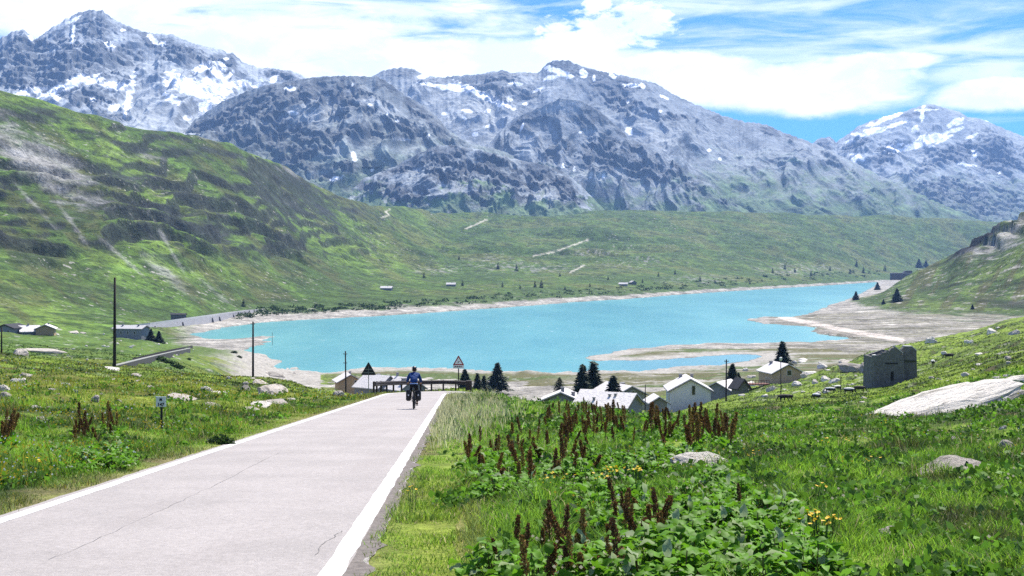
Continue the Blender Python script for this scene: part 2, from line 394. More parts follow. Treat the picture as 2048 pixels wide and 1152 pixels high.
def C3(*c): return np.array(c, float)
def paint(col, m, c): return col*(1-m[..., None])+np.asarray(c)*m[..., None]
GR_B, GR_M, GR_D = C3(.165, .230, .032), C3(.092, .142, .020), C3(.032, .052, .012)
HEATH, STRAW, SAND, ROCKL = C3(.062, .060, .026), C3(.20, .175, .065), C3(.305, .285, .250), C3(.36, .34, .31)

# ------------------------------------------------------------------ near ground mesh
def cols_u(lo, hi, n, wide, nw):
    return np.concatenate([np.linspace(-wide, lo, nw, endpoint=False), np.linspace(lo, hi, n), np.linspace(hi, wide, nw+1)[1:]])
us = cols_u(-.42, .42, 760, .74, 40)
ys = np.exp(np.concatenate([np.linspace(math.log(1.3), math.log(7), 60, endpoint=False), np.linspace(math.log(7), math.log(130), 720, endpoint=False), np.linspace(math.log(130), math.log(640), 360)]))
U, Y = np.meshgrid(us, ys, indexing='ij'); X = U*Y; Z = H_near(X.ravel(), Y.ravel()).reshape(X.shape)
PXg = CX+F*U; PYg = HY-F*Z/Y
def near_color(x, y, z, px, py):
    n1 = fbm(x/16, y/16, 4, 71); n2 = fbm(x/5, y/5, 4, 75); n3 = fbm(x/40, y/55, 4, 79)
    c = GR_M+(GR_B-GR_M)*sstep(-.35, .45, n1+.5*n2)[..., None]
    c = paint(c, .9*sstep(.05, .5, -n2-.5*n1), GR_D)
    n5 = fbm(x/1.3, y/1.6, 3, 77); c = paint(c, .6*sstep(.2, .6, n5), GR_B*1.15); c = paint(c, .7*sstep(.3, .65, -n5), GR_D); c = paint(c, .6*sstep(.55, .8, -n5-.3*n2), C3(.10, .075, .04))
    leftm = 1-sstep(680, 900, px)
    c = paint(c, .55*leftm*sstep(.0, .5, n3+.6*n2)*sstep(20, 60, y), C3(.165, .150, .024))      # yellowish, heathy left meadow
    c = paint(c, .5*leftm*sstep(.15, .55, n1-.3*n3)*sstep(30, 80, y), HEATH)
    verge = np.exp(-((px-890-(py-870)*-.1)/90)**2)*sstep(900, 1000, py)
    c = paint(c, .7*np.clip(verge, 0, 1), C3(.17, .195, .030))
    c = paint(c, .7*(ell(px, py, 940, 1075, 30, 60) < 1)*1.0, STRAW)
    rd = road_d(x, y)
    c = paint(c, .6*(1-sstep(2.15, 2.7, rd+.4*n2)), C3(.19, .16, .07))
    # shore and valley floor
    s = sdf(x, y, LAKE)+shore_noise(x, y)
    low = sstep(250, 300, y)
    sandm = np.where(px < 640, sstep(-30.5, -36, z+1.6*n2+1.0*n1)*sstep(330, 400, px+25*n1), sstep(20, 8, s+5*n2)+.75*sstep(1060, 1250, px)*sstep(.0, .35, fbm(x/40, y/12, 4, 83))*sstep(-37.4, -38.6, z))
    fld = low*sstep(-36, -38, z)*sstep(640, 700, px)
    c = paint(c, fld, C3(.105, .10, .045)); c = paint(c, fld*sstep(-.1, .5, fbm(x/60, y/14, 3, 87)), C3(.075, .105, .03))
    c = paint(c, low*np.clip(sandm, 0, 1), SAND*(1+.18*n2[..., None]))
    valley = sstep(180, 260, y)*(1-sstep(300, 520, px))
    c = paint(c, .7*valley, C3(.06, .115, .024)*(1+.5*n1[..., None]))
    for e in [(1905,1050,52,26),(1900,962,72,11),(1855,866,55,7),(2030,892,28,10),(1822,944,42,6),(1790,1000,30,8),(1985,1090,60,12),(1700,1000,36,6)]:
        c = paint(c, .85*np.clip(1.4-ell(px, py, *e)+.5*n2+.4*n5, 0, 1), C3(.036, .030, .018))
    knoll = np.clip(1.25-ell(px, py, 410, 699, 72, 13)+.35*n2, 0, 1)*low
    c = paint(c, knoll, C3(.075, .115, .026))
    st = sstep(.55, .75, fbm(x/3.2, y/4.5, 2, 91))*sstep(60, 140, y)
    c = paint(c, .45*st, ROCKL)
    return np.clip(c, .006, .8)
CO = near_color(X, Y, Z, PXg, PYg)
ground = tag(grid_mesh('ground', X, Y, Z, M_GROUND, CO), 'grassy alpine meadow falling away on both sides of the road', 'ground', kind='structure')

# ------------------------------------------------------------------ far ground mesh: opposite shore, green mountain, plateau, right hill
us = cols_u(-.42, .42, 900, .70, 50)
ys = np.exp(np.linspace(math.log(335), math.log(5600), 1080))
U, Y = np.meshgrid(us, ys, indexing='ij'); X = U*Y
sd_l = sdf(X, Y, LAKE)
SDn = sd_l+shore_noise(X, Y)*2
Z = H_far(X.ravel(), Y.ravel(), SDn.ravel()).reshape(X.shape); PXg = CX+F*U; PYg = HY-F*Z/Y
def far_color(x, y, z, px, py, s):
    gx = np.gradient(z, axis=1)/np.gradient(y, axis=1); gu = np.gradient(z, axis=0)/np.maximum(np.gradient(x, axis=0), 1e-3)
    slope = np.sqrt(gx*gx+gu*gu)
    n1 = fbm(x/120, y/190, 5, 101); n2 = fbm(x/28, (z+.30*y)/15, 4, 107); n3 = fbm(x/9, (z+.30*y)/5.5, 3, 111)
    diag = fbm((px*.62-py*.78)/46, (py*.62+px*.78)/240, 4, 115)            # tracks of water and scree run down the fall line
    left = 1-sstep(560, 1000, px)
    c = C3(.060, .104, .020)+(C3(.132, .205, .034)-C3(.060, .104, .020))*sstep(-.4, .5, n1+.5*n2)[..., None]
    c = paint(c, .62*sstep(-.05, .35, diag*left+n1*(1-left)*.9+.25*n2), C3(.076, .070, .030))
    c = paint(c, .7*left*sstep(.1, .45, -diag+.3*n2), C3(.098, .178, .028))
    c = paint(c, .75*sstep(.0, .4, n2-.2*n1), C3(.036, .066, .017))
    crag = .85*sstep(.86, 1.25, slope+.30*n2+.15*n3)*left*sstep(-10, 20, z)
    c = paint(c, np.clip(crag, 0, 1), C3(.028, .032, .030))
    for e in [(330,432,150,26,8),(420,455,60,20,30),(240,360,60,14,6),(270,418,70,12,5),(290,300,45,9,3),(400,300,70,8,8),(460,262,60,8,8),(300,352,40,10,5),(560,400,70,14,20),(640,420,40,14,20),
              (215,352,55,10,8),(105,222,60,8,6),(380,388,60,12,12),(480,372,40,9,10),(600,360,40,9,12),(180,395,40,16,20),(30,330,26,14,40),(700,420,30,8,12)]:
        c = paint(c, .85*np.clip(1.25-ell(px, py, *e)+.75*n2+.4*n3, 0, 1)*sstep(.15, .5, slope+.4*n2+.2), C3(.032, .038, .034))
    spk = sstep(.50, .78, n3+.3*n2)
    c = paint(c, .08*spk*sstep(-34, -20, z), C3(.30, .30, .27))
    c = paint(c, .4*sstep(.30, .7, -n3-.25*n2)*sstep(-30, -10, z), C3(.026, .036, .016))
    scree = np.clip(1.2-ell(px, py, 70, 318, 135, 42, 34)+.45*n2+.3*n3, 0, 1)
    for e in [(330,545,70,13,42),(150,455,60,5,55),(250,520,80,4,42),(420,575,50,5,40),(60,400,60,5,48),(330,480,90,4,60),(590,345,35,8,25),(430,278,45,5,5),(280,313,60,6,5)]:
        scree = np.maximum(scree, np.clip(1.1-ell(px, py, *e)+.5*n2+.4*n3, 0, 1)*.55)
    c = paint(c, np.clip(scree, 0, 1)*.9, C3(.31, .30, .285))
    rk = np.zeros_like(px)
    for e in [(985,525,70,16),(1290,520,40,10),(1180,505,90,10),(1060,535,120,14),(1400,560,90,14),(1600,540,120,16),(1250,530,60,10),(880,540,70,10)]:
        rk = np.maximum(rk, np.clip(1.1-ell(px, py, *e), 0, 1)*sstep(.1, .55, n3+.5*n2))
    c = paint(c, .7*rk, C3(.34, .32, .31))
    # paths across the plateau and the old tracks
    for pts in [[(762,436),(778,430),(770,424),(780,419)],[(930,458),(950,450),(968,441),(974,439)],[(1066,512),(1110,503),(1180,478)],[(1140,545),(1170,530)]]:
        c = paint(c, sstep(1.9, .8, seg_d(px, py, pts)+1.3*n3)*.8, C3(.45, .42, .34))
    # shore: bare rock and silt below the full-water line
    zz = z+1.0*n2+.5*n3
    sh = sstep(-35.6, -37.0, zz)*sstep(330, 400, px+18*n3)
    c = paint(c, .9*sstep(-29, -33.5, z+1.2*n2)*sstep(380, 470, px), C3(.062, .105, .026))
    c = paint(c, sh, SAND*(1+.22*n3[..., None]+.12*n2[..., None]))
    bands = fbm(x/70, y/10, 4, 121)
    rp = (px > 1540) & (y < 1010)
    c = paint(c, .75*sh*rp*sstep(-.06, .2, bands), C3(.120, .115, .065)); c = paint(c, .8*sh*rp*sstep(.3, .6, -bands), C3(.15, .13, .10))
    c = paint(c, .9*sstep(5.5, 2.5, seg_d(px, py, [(1560,634),(1640,650),(1720,666),(1805,680)])+1.0*n3)*(px > 1550), C3(.52, .46, .40))
    # right hill
    rh = sstep(-37, -33, z)*((px > 1640) & (y < 1600))
    g = C3(.050, .088, .018)+(C3(.095, .140, .026)-C3(.050, .088, .018))*sstep(-.3, .4, n2+n1)[..., None]
    g = paint(g, .75*sstep(-.05, .35, fbm((px*.55-py*.83)/130, (py*.55+px*.83)/26, 4, 125)), C3(.070, .066, .024))
    g = paint(g, .8*sstep(.5, .75, n3+.4*n2), C3(.33, .31, .28)); g = paint(g, .8*sstep(.15, .5, -n2-.3*n3), C3(.036, .050, .016))
    g = paint(g, np.clip(1.1-ell(px, py, 1742, 583, 48, 9, -27)+.7*n3, 0, 1), C3(.36, .32, .26))
    g = paint(g, np.clip(1.1-ell(px, py, 2012, 470, 75, 24, -32)+.9*n3+.4*n2, 0, 1)*.9, C3(.28, .27, .25))
    g = paint(g, np.clip(2.6-2.2*ell(px, py, 1948, 483, 64, 13, -33)+.4*n3, 0, 1), C3(.014, .015, .017))  # shadowed cliff face, its shade put into the rock colour
    g = paint(g, .8*np.clip(1.1-ell(px, py, 1985, 497, 70, 9, -14)+.9*n3, 0, 1), C3(.26, .25, .24))
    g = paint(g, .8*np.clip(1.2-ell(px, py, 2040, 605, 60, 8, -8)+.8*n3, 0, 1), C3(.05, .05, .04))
    c = np.where(rh[..., None] > .01, c*(1-rh[..., None])+g*rh[..., None], c)
    c = np.where((s < 0)[..., None], C3(.20, .20, .17), c)
    return np.clip(c, .006, .8)
CO = far_color(X, Y, Z, PXg, PYg, SDn)
hillside = tag(grid_mesh('hillside', X, Y, Z, M_HILL, CO), 'green mountainside and plateau rising beyond the lake', 'hillside', kind='structure')

# ------------------------------------------------------------------ lake
m = bpy.data.materials.new('turquoise_water'); m.use_nodes = True; q = NT(m.node_tree); bs = m.node_tree.nodes['Principled BSDF']
tcn = q.n('ShaderNodeTexCoord'); mp = q.n('ShaderNodeMapping'); q.L.new(tcn.outputs['Object'], mp.inputs[0]); mp.inputs['Scale'].default_value = (1, .35, 1)
w1 = q.noise(mp.outputs[0], .35, 4, .6); w2 = q.noise(mp.outputs[0], .012, 5, .6)
mp2 = q.n('ShaderNodeMapping'); q.L.new(tcn.outputs['Object'], mp2.inputs[0]); mp2.inputs['Scale'].default_value = (1, .28, 1); mp2.inputs['Rotation'].default_value = (0, 0, .25)
w2 = q.noise(mp2.outputs[0], .016, 7, .68)
cA = q.mix(q.ramp(w2, .36, .66), (.072, .268, .296, 1), (.108, .330, .342, 1))
shl = q.n('ShaderNodeAttribute'); shl.attribute_name = 'Col'
cap = q.m('MULTIPLY', q.ramp(q.noise(mp2.outputs[0], .22, 3, .6), .66, .72), q.m('MULTIPLY', q.ramp(w2, .45, .65), .55))  # whitecap and sparkle specks, the glints put into the water colour
cA = q.mix(cap, cA, (.52, .60, .62, 1))
q.L.new(q.mix(1.0, cA, shl.outputs[0], 'MULTIPLY'), bs.inputs['Base Color'])
bs.inputs['Roughness'].default_value = .22; bs.inputs['IOR'].default_value = 1.33; bs.inputs['Specular IOR Level'].default_value = .32
b = q.n('ShaderNodeBump'); b.inputs['Strength'].default_value = .5; b.inputs['Distance'].default_value = .5
q.L.new(w1, b.inputs['Height']); q.L.new(b.outputs[0], bs.inputs['Normal'])
us = np.linspace(-.32, .32, 240); ys = np.exp(np.linspace(math.log(400), math.log(3300), 240)); U, Y = np.meshgrid(us, ys, indexing='ij'); X = U*Y
s = sdf(X, Y, LAKE)
wc = C3(1, 1, 1)+(C3(1.25, 1.12, 1.05)-1)*np.exp(np.minimum(s, 0)/25)[..., None]
mud = ((1-sstep(560, 700, Y))*sstep(15, 60, X)+sstep(-115, -50, X)*0)[..., None]
wc = wc*(1-mud)+C3(1.2, .95, 1.02)*mud                       # shallow silty arm is duller and bluer
lake = tag(grid_mesh('lake', X, Y, np.full_like(X, LZ), m, np.clip(wc, 0, 3)), 'turquoise reservoir filling the valley floor', 'lake', kind='structure')
# ------------------------------------------------------------------ rocky mountains beyond
def mountain(name, label, sil, yr, yb, zb, pr, seed, nu, ny, rough_amp, gully, snow=(), crag=(), green=None, light=(), jag=2.0, expo=1.15, wall=.0, rockd_shade=C3(.080, .088, .100), rockl=C3(.36, .355, .355)):
    lo, hi = (sil[0][0]-CX)/F, (sil[-1][0]-CX)/F
    us = np.linspace(lo, hi, nu); tt = np.concatenate([np.linspace(0, 1, ny), 1+np.linspace(.02, .35, 10)])
    U, T = np.meshgrid(us, tt, indexing='ij'); px = CX+F*U
    yrv = yr if np.isscalar(yr) else lin(px, yr); ybv = yb if np.isscalar(yb) else lin(px, yb)
    Y = ybv+(yrv-ybv)*T; X = U*Y
    sp_ = lin(px, sil)+jag*(fbm(px/9, px*0+seed, 4, seed+1)+1.2*np.abs(fbm(px/26, px*0+seed+9, 3, seed+2)))
    zr = (HY-sp_)/F*yrv
    t1 = np.clip(T, 0, 1)
    prof = t1**expo
    Z = zb+(zr-zb)*prof
    env = np.clip((1-t1)*7, 0, 1)*np.clip(t1*3, 0, 1)*np.clip((zr-zb)/350, .15, 1)
    wx = X+60*fbm(X/260, Y/260, 3, seed+5); wy = Y+60*fbm(X/260, Y/260, 3, seed+8)
    rg = ridged(wx/pr, wy/(pr*2.0), 6, seed+11)-.5
    g2 = ridged(wx/(pr*.24), wy/(pr*.75), 4, seed+21)-.5
    Z = Z+env*(1.15*rough_amp*rg+1.2*gully*g2)
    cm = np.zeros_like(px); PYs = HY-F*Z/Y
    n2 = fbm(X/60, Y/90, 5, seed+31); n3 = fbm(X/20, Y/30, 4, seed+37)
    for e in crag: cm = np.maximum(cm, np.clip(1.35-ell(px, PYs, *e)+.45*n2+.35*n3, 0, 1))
    cm = np.where(t1 < .995, cm, cm)
    q_ = Z/46+.9*n2+X/170; f_ = q_-np.floor(q_)
    Z = Z+env*np.clip(cm*1.1, 0, 1)*46*(sstep(.34, .66, f_)-f_)*.6
    Z = Z+env*(1.2*n3+4.8*n2)*(.7+.8*np.clip(cm, 0, 1))
    Z = np.where(T > 1, zr-(T-1)*(yrv-ybv)*.75, Z)
    PY = HY-F*Z/Y
    n2 = fbm(X/60, (Z+.25*Y)/42, 5, seed+51); n3 = fbm(X/19, (Z+.25*Y)/14, 4, seed+57)
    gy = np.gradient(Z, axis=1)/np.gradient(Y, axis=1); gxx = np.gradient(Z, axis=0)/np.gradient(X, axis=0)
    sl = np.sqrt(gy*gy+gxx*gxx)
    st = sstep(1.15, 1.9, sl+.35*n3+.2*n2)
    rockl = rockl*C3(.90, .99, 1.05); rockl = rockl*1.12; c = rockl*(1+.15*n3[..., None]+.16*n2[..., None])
    c = paint(c, .65*st, rockd_shade)
    c = paint(c, np.clip(cm*1.15, 0, .85)*sstep(-.75, -.1, n3+n2+.3), rockd_shade*(1+.35*n2[..., None]))  # dark crag rock, with the shade of the cliffs put into its colour
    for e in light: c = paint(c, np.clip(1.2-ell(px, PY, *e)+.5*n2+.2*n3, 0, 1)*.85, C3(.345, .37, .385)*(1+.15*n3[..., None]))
    if green is not None:
        gm = sstep(green[0], green[1], PY+34*n2+18*n3+30*fbm(X/300, Y/300, 3, seed+41))*(1-.75*np.clip(cm, 0, 1))
        c = paint(c, .85*gm, C3(.085, .140, .050)*(1+.5*n2[..., None]))
    sm = np.full_like(px, -5.0)
    for e in snow: sm = np.maximum(sm, 1.0-ell(px, PY, *e)*1.02)
    sk = fbm((X*.7+Z)/60, (X*.7-Z)/17, 4, seed+61); sm = sstep(.12, .2, np.maximum(sm, -.5)+.10*n3+.20*n2+.34*sk)*(1-.6*sstep(1.6, 2.2, sl))
    c = paint(c, sm, C3(.86, .88, .92))
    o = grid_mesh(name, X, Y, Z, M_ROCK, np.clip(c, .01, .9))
    return tag(o, label, 'mountain', kind='structure')

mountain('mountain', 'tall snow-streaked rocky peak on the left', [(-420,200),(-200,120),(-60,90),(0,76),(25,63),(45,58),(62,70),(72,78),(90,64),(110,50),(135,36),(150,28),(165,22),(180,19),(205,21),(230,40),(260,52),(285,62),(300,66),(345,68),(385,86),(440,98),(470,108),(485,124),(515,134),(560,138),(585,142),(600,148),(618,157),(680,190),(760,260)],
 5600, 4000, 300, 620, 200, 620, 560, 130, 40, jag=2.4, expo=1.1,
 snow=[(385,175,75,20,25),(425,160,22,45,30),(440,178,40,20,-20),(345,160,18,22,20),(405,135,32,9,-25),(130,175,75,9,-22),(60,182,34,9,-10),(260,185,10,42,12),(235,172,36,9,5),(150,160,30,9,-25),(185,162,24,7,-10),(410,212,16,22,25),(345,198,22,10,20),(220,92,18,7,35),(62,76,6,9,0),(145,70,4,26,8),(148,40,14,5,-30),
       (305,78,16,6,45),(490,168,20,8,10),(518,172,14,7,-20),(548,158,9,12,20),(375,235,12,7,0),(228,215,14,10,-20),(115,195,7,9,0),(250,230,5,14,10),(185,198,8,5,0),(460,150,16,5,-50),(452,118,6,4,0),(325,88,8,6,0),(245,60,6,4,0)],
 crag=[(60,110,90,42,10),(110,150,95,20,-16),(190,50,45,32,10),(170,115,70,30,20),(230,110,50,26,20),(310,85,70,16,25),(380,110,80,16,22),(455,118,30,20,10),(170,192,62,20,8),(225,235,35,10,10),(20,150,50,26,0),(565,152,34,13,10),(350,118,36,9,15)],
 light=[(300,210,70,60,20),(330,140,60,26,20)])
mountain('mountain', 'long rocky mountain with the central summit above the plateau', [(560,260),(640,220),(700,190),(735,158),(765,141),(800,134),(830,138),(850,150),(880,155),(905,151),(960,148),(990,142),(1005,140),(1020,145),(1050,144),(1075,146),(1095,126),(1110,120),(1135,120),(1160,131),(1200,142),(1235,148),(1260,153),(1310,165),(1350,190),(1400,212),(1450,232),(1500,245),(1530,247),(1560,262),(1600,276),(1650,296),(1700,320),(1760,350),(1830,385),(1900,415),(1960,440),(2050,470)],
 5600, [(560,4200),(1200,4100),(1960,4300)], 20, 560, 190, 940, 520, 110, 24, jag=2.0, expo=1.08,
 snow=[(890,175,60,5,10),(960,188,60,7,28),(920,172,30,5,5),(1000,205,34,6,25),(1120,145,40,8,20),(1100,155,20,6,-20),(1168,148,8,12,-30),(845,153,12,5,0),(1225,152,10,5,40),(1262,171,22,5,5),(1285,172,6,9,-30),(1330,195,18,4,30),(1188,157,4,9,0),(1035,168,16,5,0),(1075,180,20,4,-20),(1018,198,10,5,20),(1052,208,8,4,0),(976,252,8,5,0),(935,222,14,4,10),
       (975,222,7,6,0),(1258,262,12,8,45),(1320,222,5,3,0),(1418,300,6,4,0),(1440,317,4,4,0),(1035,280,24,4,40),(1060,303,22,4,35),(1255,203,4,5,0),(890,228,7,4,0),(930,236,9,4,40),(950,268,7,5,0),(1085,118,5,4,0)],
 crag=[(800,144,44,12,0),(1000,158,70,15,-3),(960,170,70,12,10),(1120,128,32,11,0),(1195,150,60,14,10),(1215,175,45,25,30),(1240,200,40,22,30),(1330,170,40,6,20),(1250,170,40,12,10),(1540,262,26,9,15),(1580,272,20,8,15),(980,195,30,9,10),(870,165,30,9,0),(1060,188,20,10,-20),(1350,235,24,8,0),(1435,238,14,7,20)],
 green=(300, 425), light=[(880,225,130,62,38),(1020,270,80,34,40),(1300,262,60,30,30),(1080,165,70,26,0),(960,215,90,40,35)], rockd_shade=C3(.095, .102, .115), rockl=C3(.245, .245, .25))
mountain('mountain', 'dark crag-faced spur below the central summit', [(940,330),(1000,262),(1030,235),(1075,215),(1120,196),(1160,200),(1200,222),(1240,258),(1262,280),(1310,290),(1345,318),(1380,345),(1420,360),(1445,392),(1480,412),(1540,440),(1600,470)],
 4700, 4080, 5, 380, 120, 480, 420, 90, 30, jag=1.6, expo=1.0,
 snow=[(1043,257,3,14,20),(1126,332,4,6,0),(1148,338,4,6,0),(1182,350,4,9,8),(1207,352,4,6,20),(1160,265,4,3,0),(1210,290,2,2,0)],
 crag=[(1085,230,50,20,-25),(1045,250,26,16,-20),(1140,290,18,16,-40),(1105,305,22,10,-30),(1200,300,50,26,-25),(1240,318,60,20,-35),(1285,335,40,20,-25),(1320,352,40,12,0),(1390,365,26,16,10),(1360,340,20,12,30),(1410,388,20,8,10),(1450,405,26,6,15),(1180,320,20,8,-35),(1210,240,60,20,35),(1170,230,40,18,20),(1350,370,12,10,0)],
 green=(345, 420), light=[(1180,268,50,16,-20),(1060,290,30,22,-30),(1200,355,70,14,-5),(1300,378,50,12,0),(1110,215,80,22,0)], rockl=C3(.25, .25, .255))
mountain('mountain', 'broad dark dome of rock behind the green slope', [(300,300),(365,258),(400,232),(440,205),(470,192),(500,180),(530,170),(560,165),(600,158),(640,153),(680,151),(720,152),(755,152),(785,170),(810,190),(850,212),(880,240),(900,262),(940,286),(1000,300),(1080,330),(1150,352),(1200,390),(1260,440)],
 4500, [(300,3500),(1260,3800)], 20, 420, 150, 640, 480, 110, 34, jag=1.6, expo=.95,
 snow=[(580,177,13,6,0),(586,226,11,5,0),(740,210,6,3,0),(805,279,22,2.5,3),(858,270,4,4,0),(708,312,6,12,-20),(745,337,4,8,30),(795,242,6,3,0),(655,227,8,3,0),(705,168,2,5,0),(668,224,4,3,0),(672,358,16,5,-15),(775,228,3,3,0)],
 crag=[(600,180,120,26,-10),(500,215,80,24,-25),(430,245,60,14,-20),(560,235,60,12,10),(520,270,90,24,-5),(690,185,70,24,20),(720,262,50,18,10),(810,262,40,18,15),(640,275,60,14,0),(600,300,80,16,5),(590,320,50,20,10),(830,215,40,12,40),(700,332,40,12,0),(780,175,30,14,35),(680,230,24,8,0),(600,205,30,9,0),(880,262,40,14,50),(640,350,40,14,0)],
 green=(230, 470), light=[(625,225,60,22,-5),(690,300,50,22,-15),(640,345,40,9,-15),(800,300,60,12,5),(760,210,60,12,20)], rockd_shade=C3(.080, .086, .096), rockl=C3(.23, .23, .225))
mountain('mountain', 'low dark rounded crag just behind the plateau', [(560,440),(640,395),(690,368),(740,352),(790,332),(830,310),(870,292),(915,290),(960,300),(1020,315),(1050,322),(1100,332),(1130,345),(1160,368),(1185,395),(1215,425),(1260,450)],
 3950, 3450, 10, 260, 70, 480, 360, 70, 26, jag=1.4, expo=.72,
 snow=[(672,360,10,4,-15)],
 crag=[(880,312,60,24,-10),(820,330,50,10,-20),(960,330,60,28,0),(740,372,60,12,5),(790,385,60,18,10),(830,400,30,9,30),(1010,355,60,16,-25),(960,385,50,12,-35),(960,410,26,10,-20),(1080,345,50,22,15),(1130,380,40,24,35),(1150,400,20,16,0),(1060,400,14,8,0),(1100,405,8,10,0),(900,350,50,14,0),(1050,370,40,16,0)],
 green=(385, 400), light=[(1040,418,60,14,0),(900,415,60,10,0),(1090,395,40,16,0),(910,385,20,16,-60)], rockd_shade=C3(.055, .061, .072), rockl=C3(.29, .29, .29))
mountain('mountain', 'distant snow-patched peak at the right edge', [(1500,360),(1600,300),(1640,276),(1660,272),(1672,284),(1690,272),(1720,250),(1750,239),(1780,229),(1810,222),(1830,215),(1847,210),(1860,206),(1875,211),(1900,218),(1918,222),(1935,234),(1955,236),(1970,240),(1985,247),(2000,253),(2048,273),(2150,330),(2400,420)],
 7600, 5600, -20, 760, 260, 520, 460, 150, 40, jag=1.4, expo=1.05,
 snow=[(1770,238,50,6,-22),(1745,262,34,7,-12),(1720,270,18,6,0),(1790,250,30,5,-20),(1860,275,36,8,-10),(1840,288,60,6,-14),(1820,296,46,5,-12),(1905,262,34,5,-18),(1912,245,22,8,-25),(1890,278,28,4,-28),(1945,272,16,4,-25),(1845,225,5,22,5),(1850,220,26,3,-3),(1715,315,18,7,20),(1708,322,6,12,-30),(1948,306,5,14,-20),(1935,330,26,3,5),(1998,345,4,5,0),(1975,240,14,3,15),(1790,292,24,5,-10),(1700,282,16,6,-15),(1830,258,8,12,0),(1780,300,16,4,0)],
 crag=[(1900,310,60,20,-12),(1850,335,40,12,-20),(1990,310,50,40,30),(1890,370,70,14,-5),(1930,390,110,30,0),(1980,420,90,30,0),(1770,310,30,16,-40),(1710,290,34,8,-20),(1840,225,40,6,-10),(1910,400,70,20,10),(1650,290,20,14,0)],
 green=(330, 440), rockd_shade=C3(.10, .108, .125), rockl=C3(.31, .31, .315), light=[(1830,330,60,26,-30),(1980,360,60,12,0)])
# ------------------------------------------------------------------ haze
import bmesh
def box_bm(bm, x0, x1, y0, y1, z0, z1):
    v = [bm.verts.new(p) for p in [(x0,y0,z0),(x1,y0,z0),(x1,y1,z0),(x0,y1,z0),(x0,y0,z1),(x1,y0,z1),(x1,y1,z1),(x0,y1,z1)]]
    for f in [(0,3,2,1),(4,5,6,7),(0,1,5,4),(1,2,6,5),(2,3,7,6),(3,0,4,7)]: bm.faces.new([v[i] for i in f])
HAZE = True
if HAZE:
    bm = bmesh.new(); box_bm(bm, -7200, 7200, -60, 9200, -900, 1750); me = bpy.data.meshes.new('haze'); bm.to_mesh(me); bm.free()
    hz = bpy.data.objects.new('haze', me); COL.objects.link(hz); tag(hz, 'thin blue mountain haze filling the valley', 'haze', kind='stuff')
    m = bpy.data.materials.new('blue_air'); m.use_nodes = True; nt = m.node_tree; nt.nodes.clear(); o_ = nt.nodes.new('ShaderNodeOutputMaterial')
    pv = nt.nodes.new('ShaderNodeVolumePrincipled'); pv.inputs['Color'].default_value = (.30, .54, 1.0, 1); pv.inputs['Density'].default_value = 5.6e-5; pv.inputs['Anisotropy'].default_value = .2
    nt.links.new(pv.outputs[0], o_.inputs['Volume']); me.materials.append(m)
# ------------------------------------------------------------------ mesh helpers for the objects
def obj_bm(name, bm, m, parent=None, smooth=False):
    bmesh.ops.recalc_face_normals(bm, faces=bm.faces[:])
    me = bpy.data.meshes.new(name); bm.to_mesh(me); bm.free()
    if smooth: me.polygons.foreach_set('use_smooth', np.ones(len(me.polygons), bool))
    if m: me.materials.append(m)
    o = bpy.data.objects.new(name, me); COL.objects.link(o)
    if parent: o.parent = parent
    return o
def tube(bm, pts, rad, n=10, cap=True):
    pts = [Vector(p) for p in pts]; rings = []
    for i, p in enumerate(pts):
        d = (pts[min(i+1, len(pts)-1)]-pts[max(i-1, 0)]).normalized()
        a = d.orthogonal().normalized() if i == 0 else (rings_a-d*rings_a.dot(d)).normalized()
        rings_a = a; b = d.cross(a); r_ = rad[i] if hasattr(rad, '__len__') else rad
        rings.append([bm.verts.new(p+(a*math.cos(2*math.pi*k/n)+b*math.sin(2*math.pi*k/n))*r_) for k in range(n)])
    for i in range(len(rings)-1):
        for k in range(n): bm.faces.new([rings[i][k], rings[i][(k+1) % n], rings[i+1][(k+1) % n], rings[i+1][k]])
    if cap: bm.faces.new(rings[0][::-1]); bm.faces.new(rings[-1])
def box(bm, c, s, M=None):
    x, y, z = c; a, b, d = s[0]/2, s[1]/2, s[2]/2
    n0 = len(bm.verts); box_bm(bm, x-a, x+a, y-b, y+b, z-d, z+d)
    bm.verts.ensure_lookup_table(); vs = bm.verts[n0:]
    if M is not None:
        for v in vs: v.co = M @ v.co
    return vs
def prism(bm, poly, y0, y1):
    """outline in x,z pushed from y0 to y1"""
    a = [bm.verts.new((x, y0, z)) for x, z in poly]; b = [bm.verts.new((x, y1, z)) for x, z in poly]; n = len(poly)
    bm.faces.new(a); bm.faces.new(b[::-1])
    for i in range(n): bm.faces.new([a[i], b[i], b[(i+1) % n], a[(i+1) % n]])
def bevel(bm, w, seg=2):
    bmesh.ops.bevel(bm, geom=bm.edges[:], offset=w, segments=seg, affect='EDGES', profile=.5)

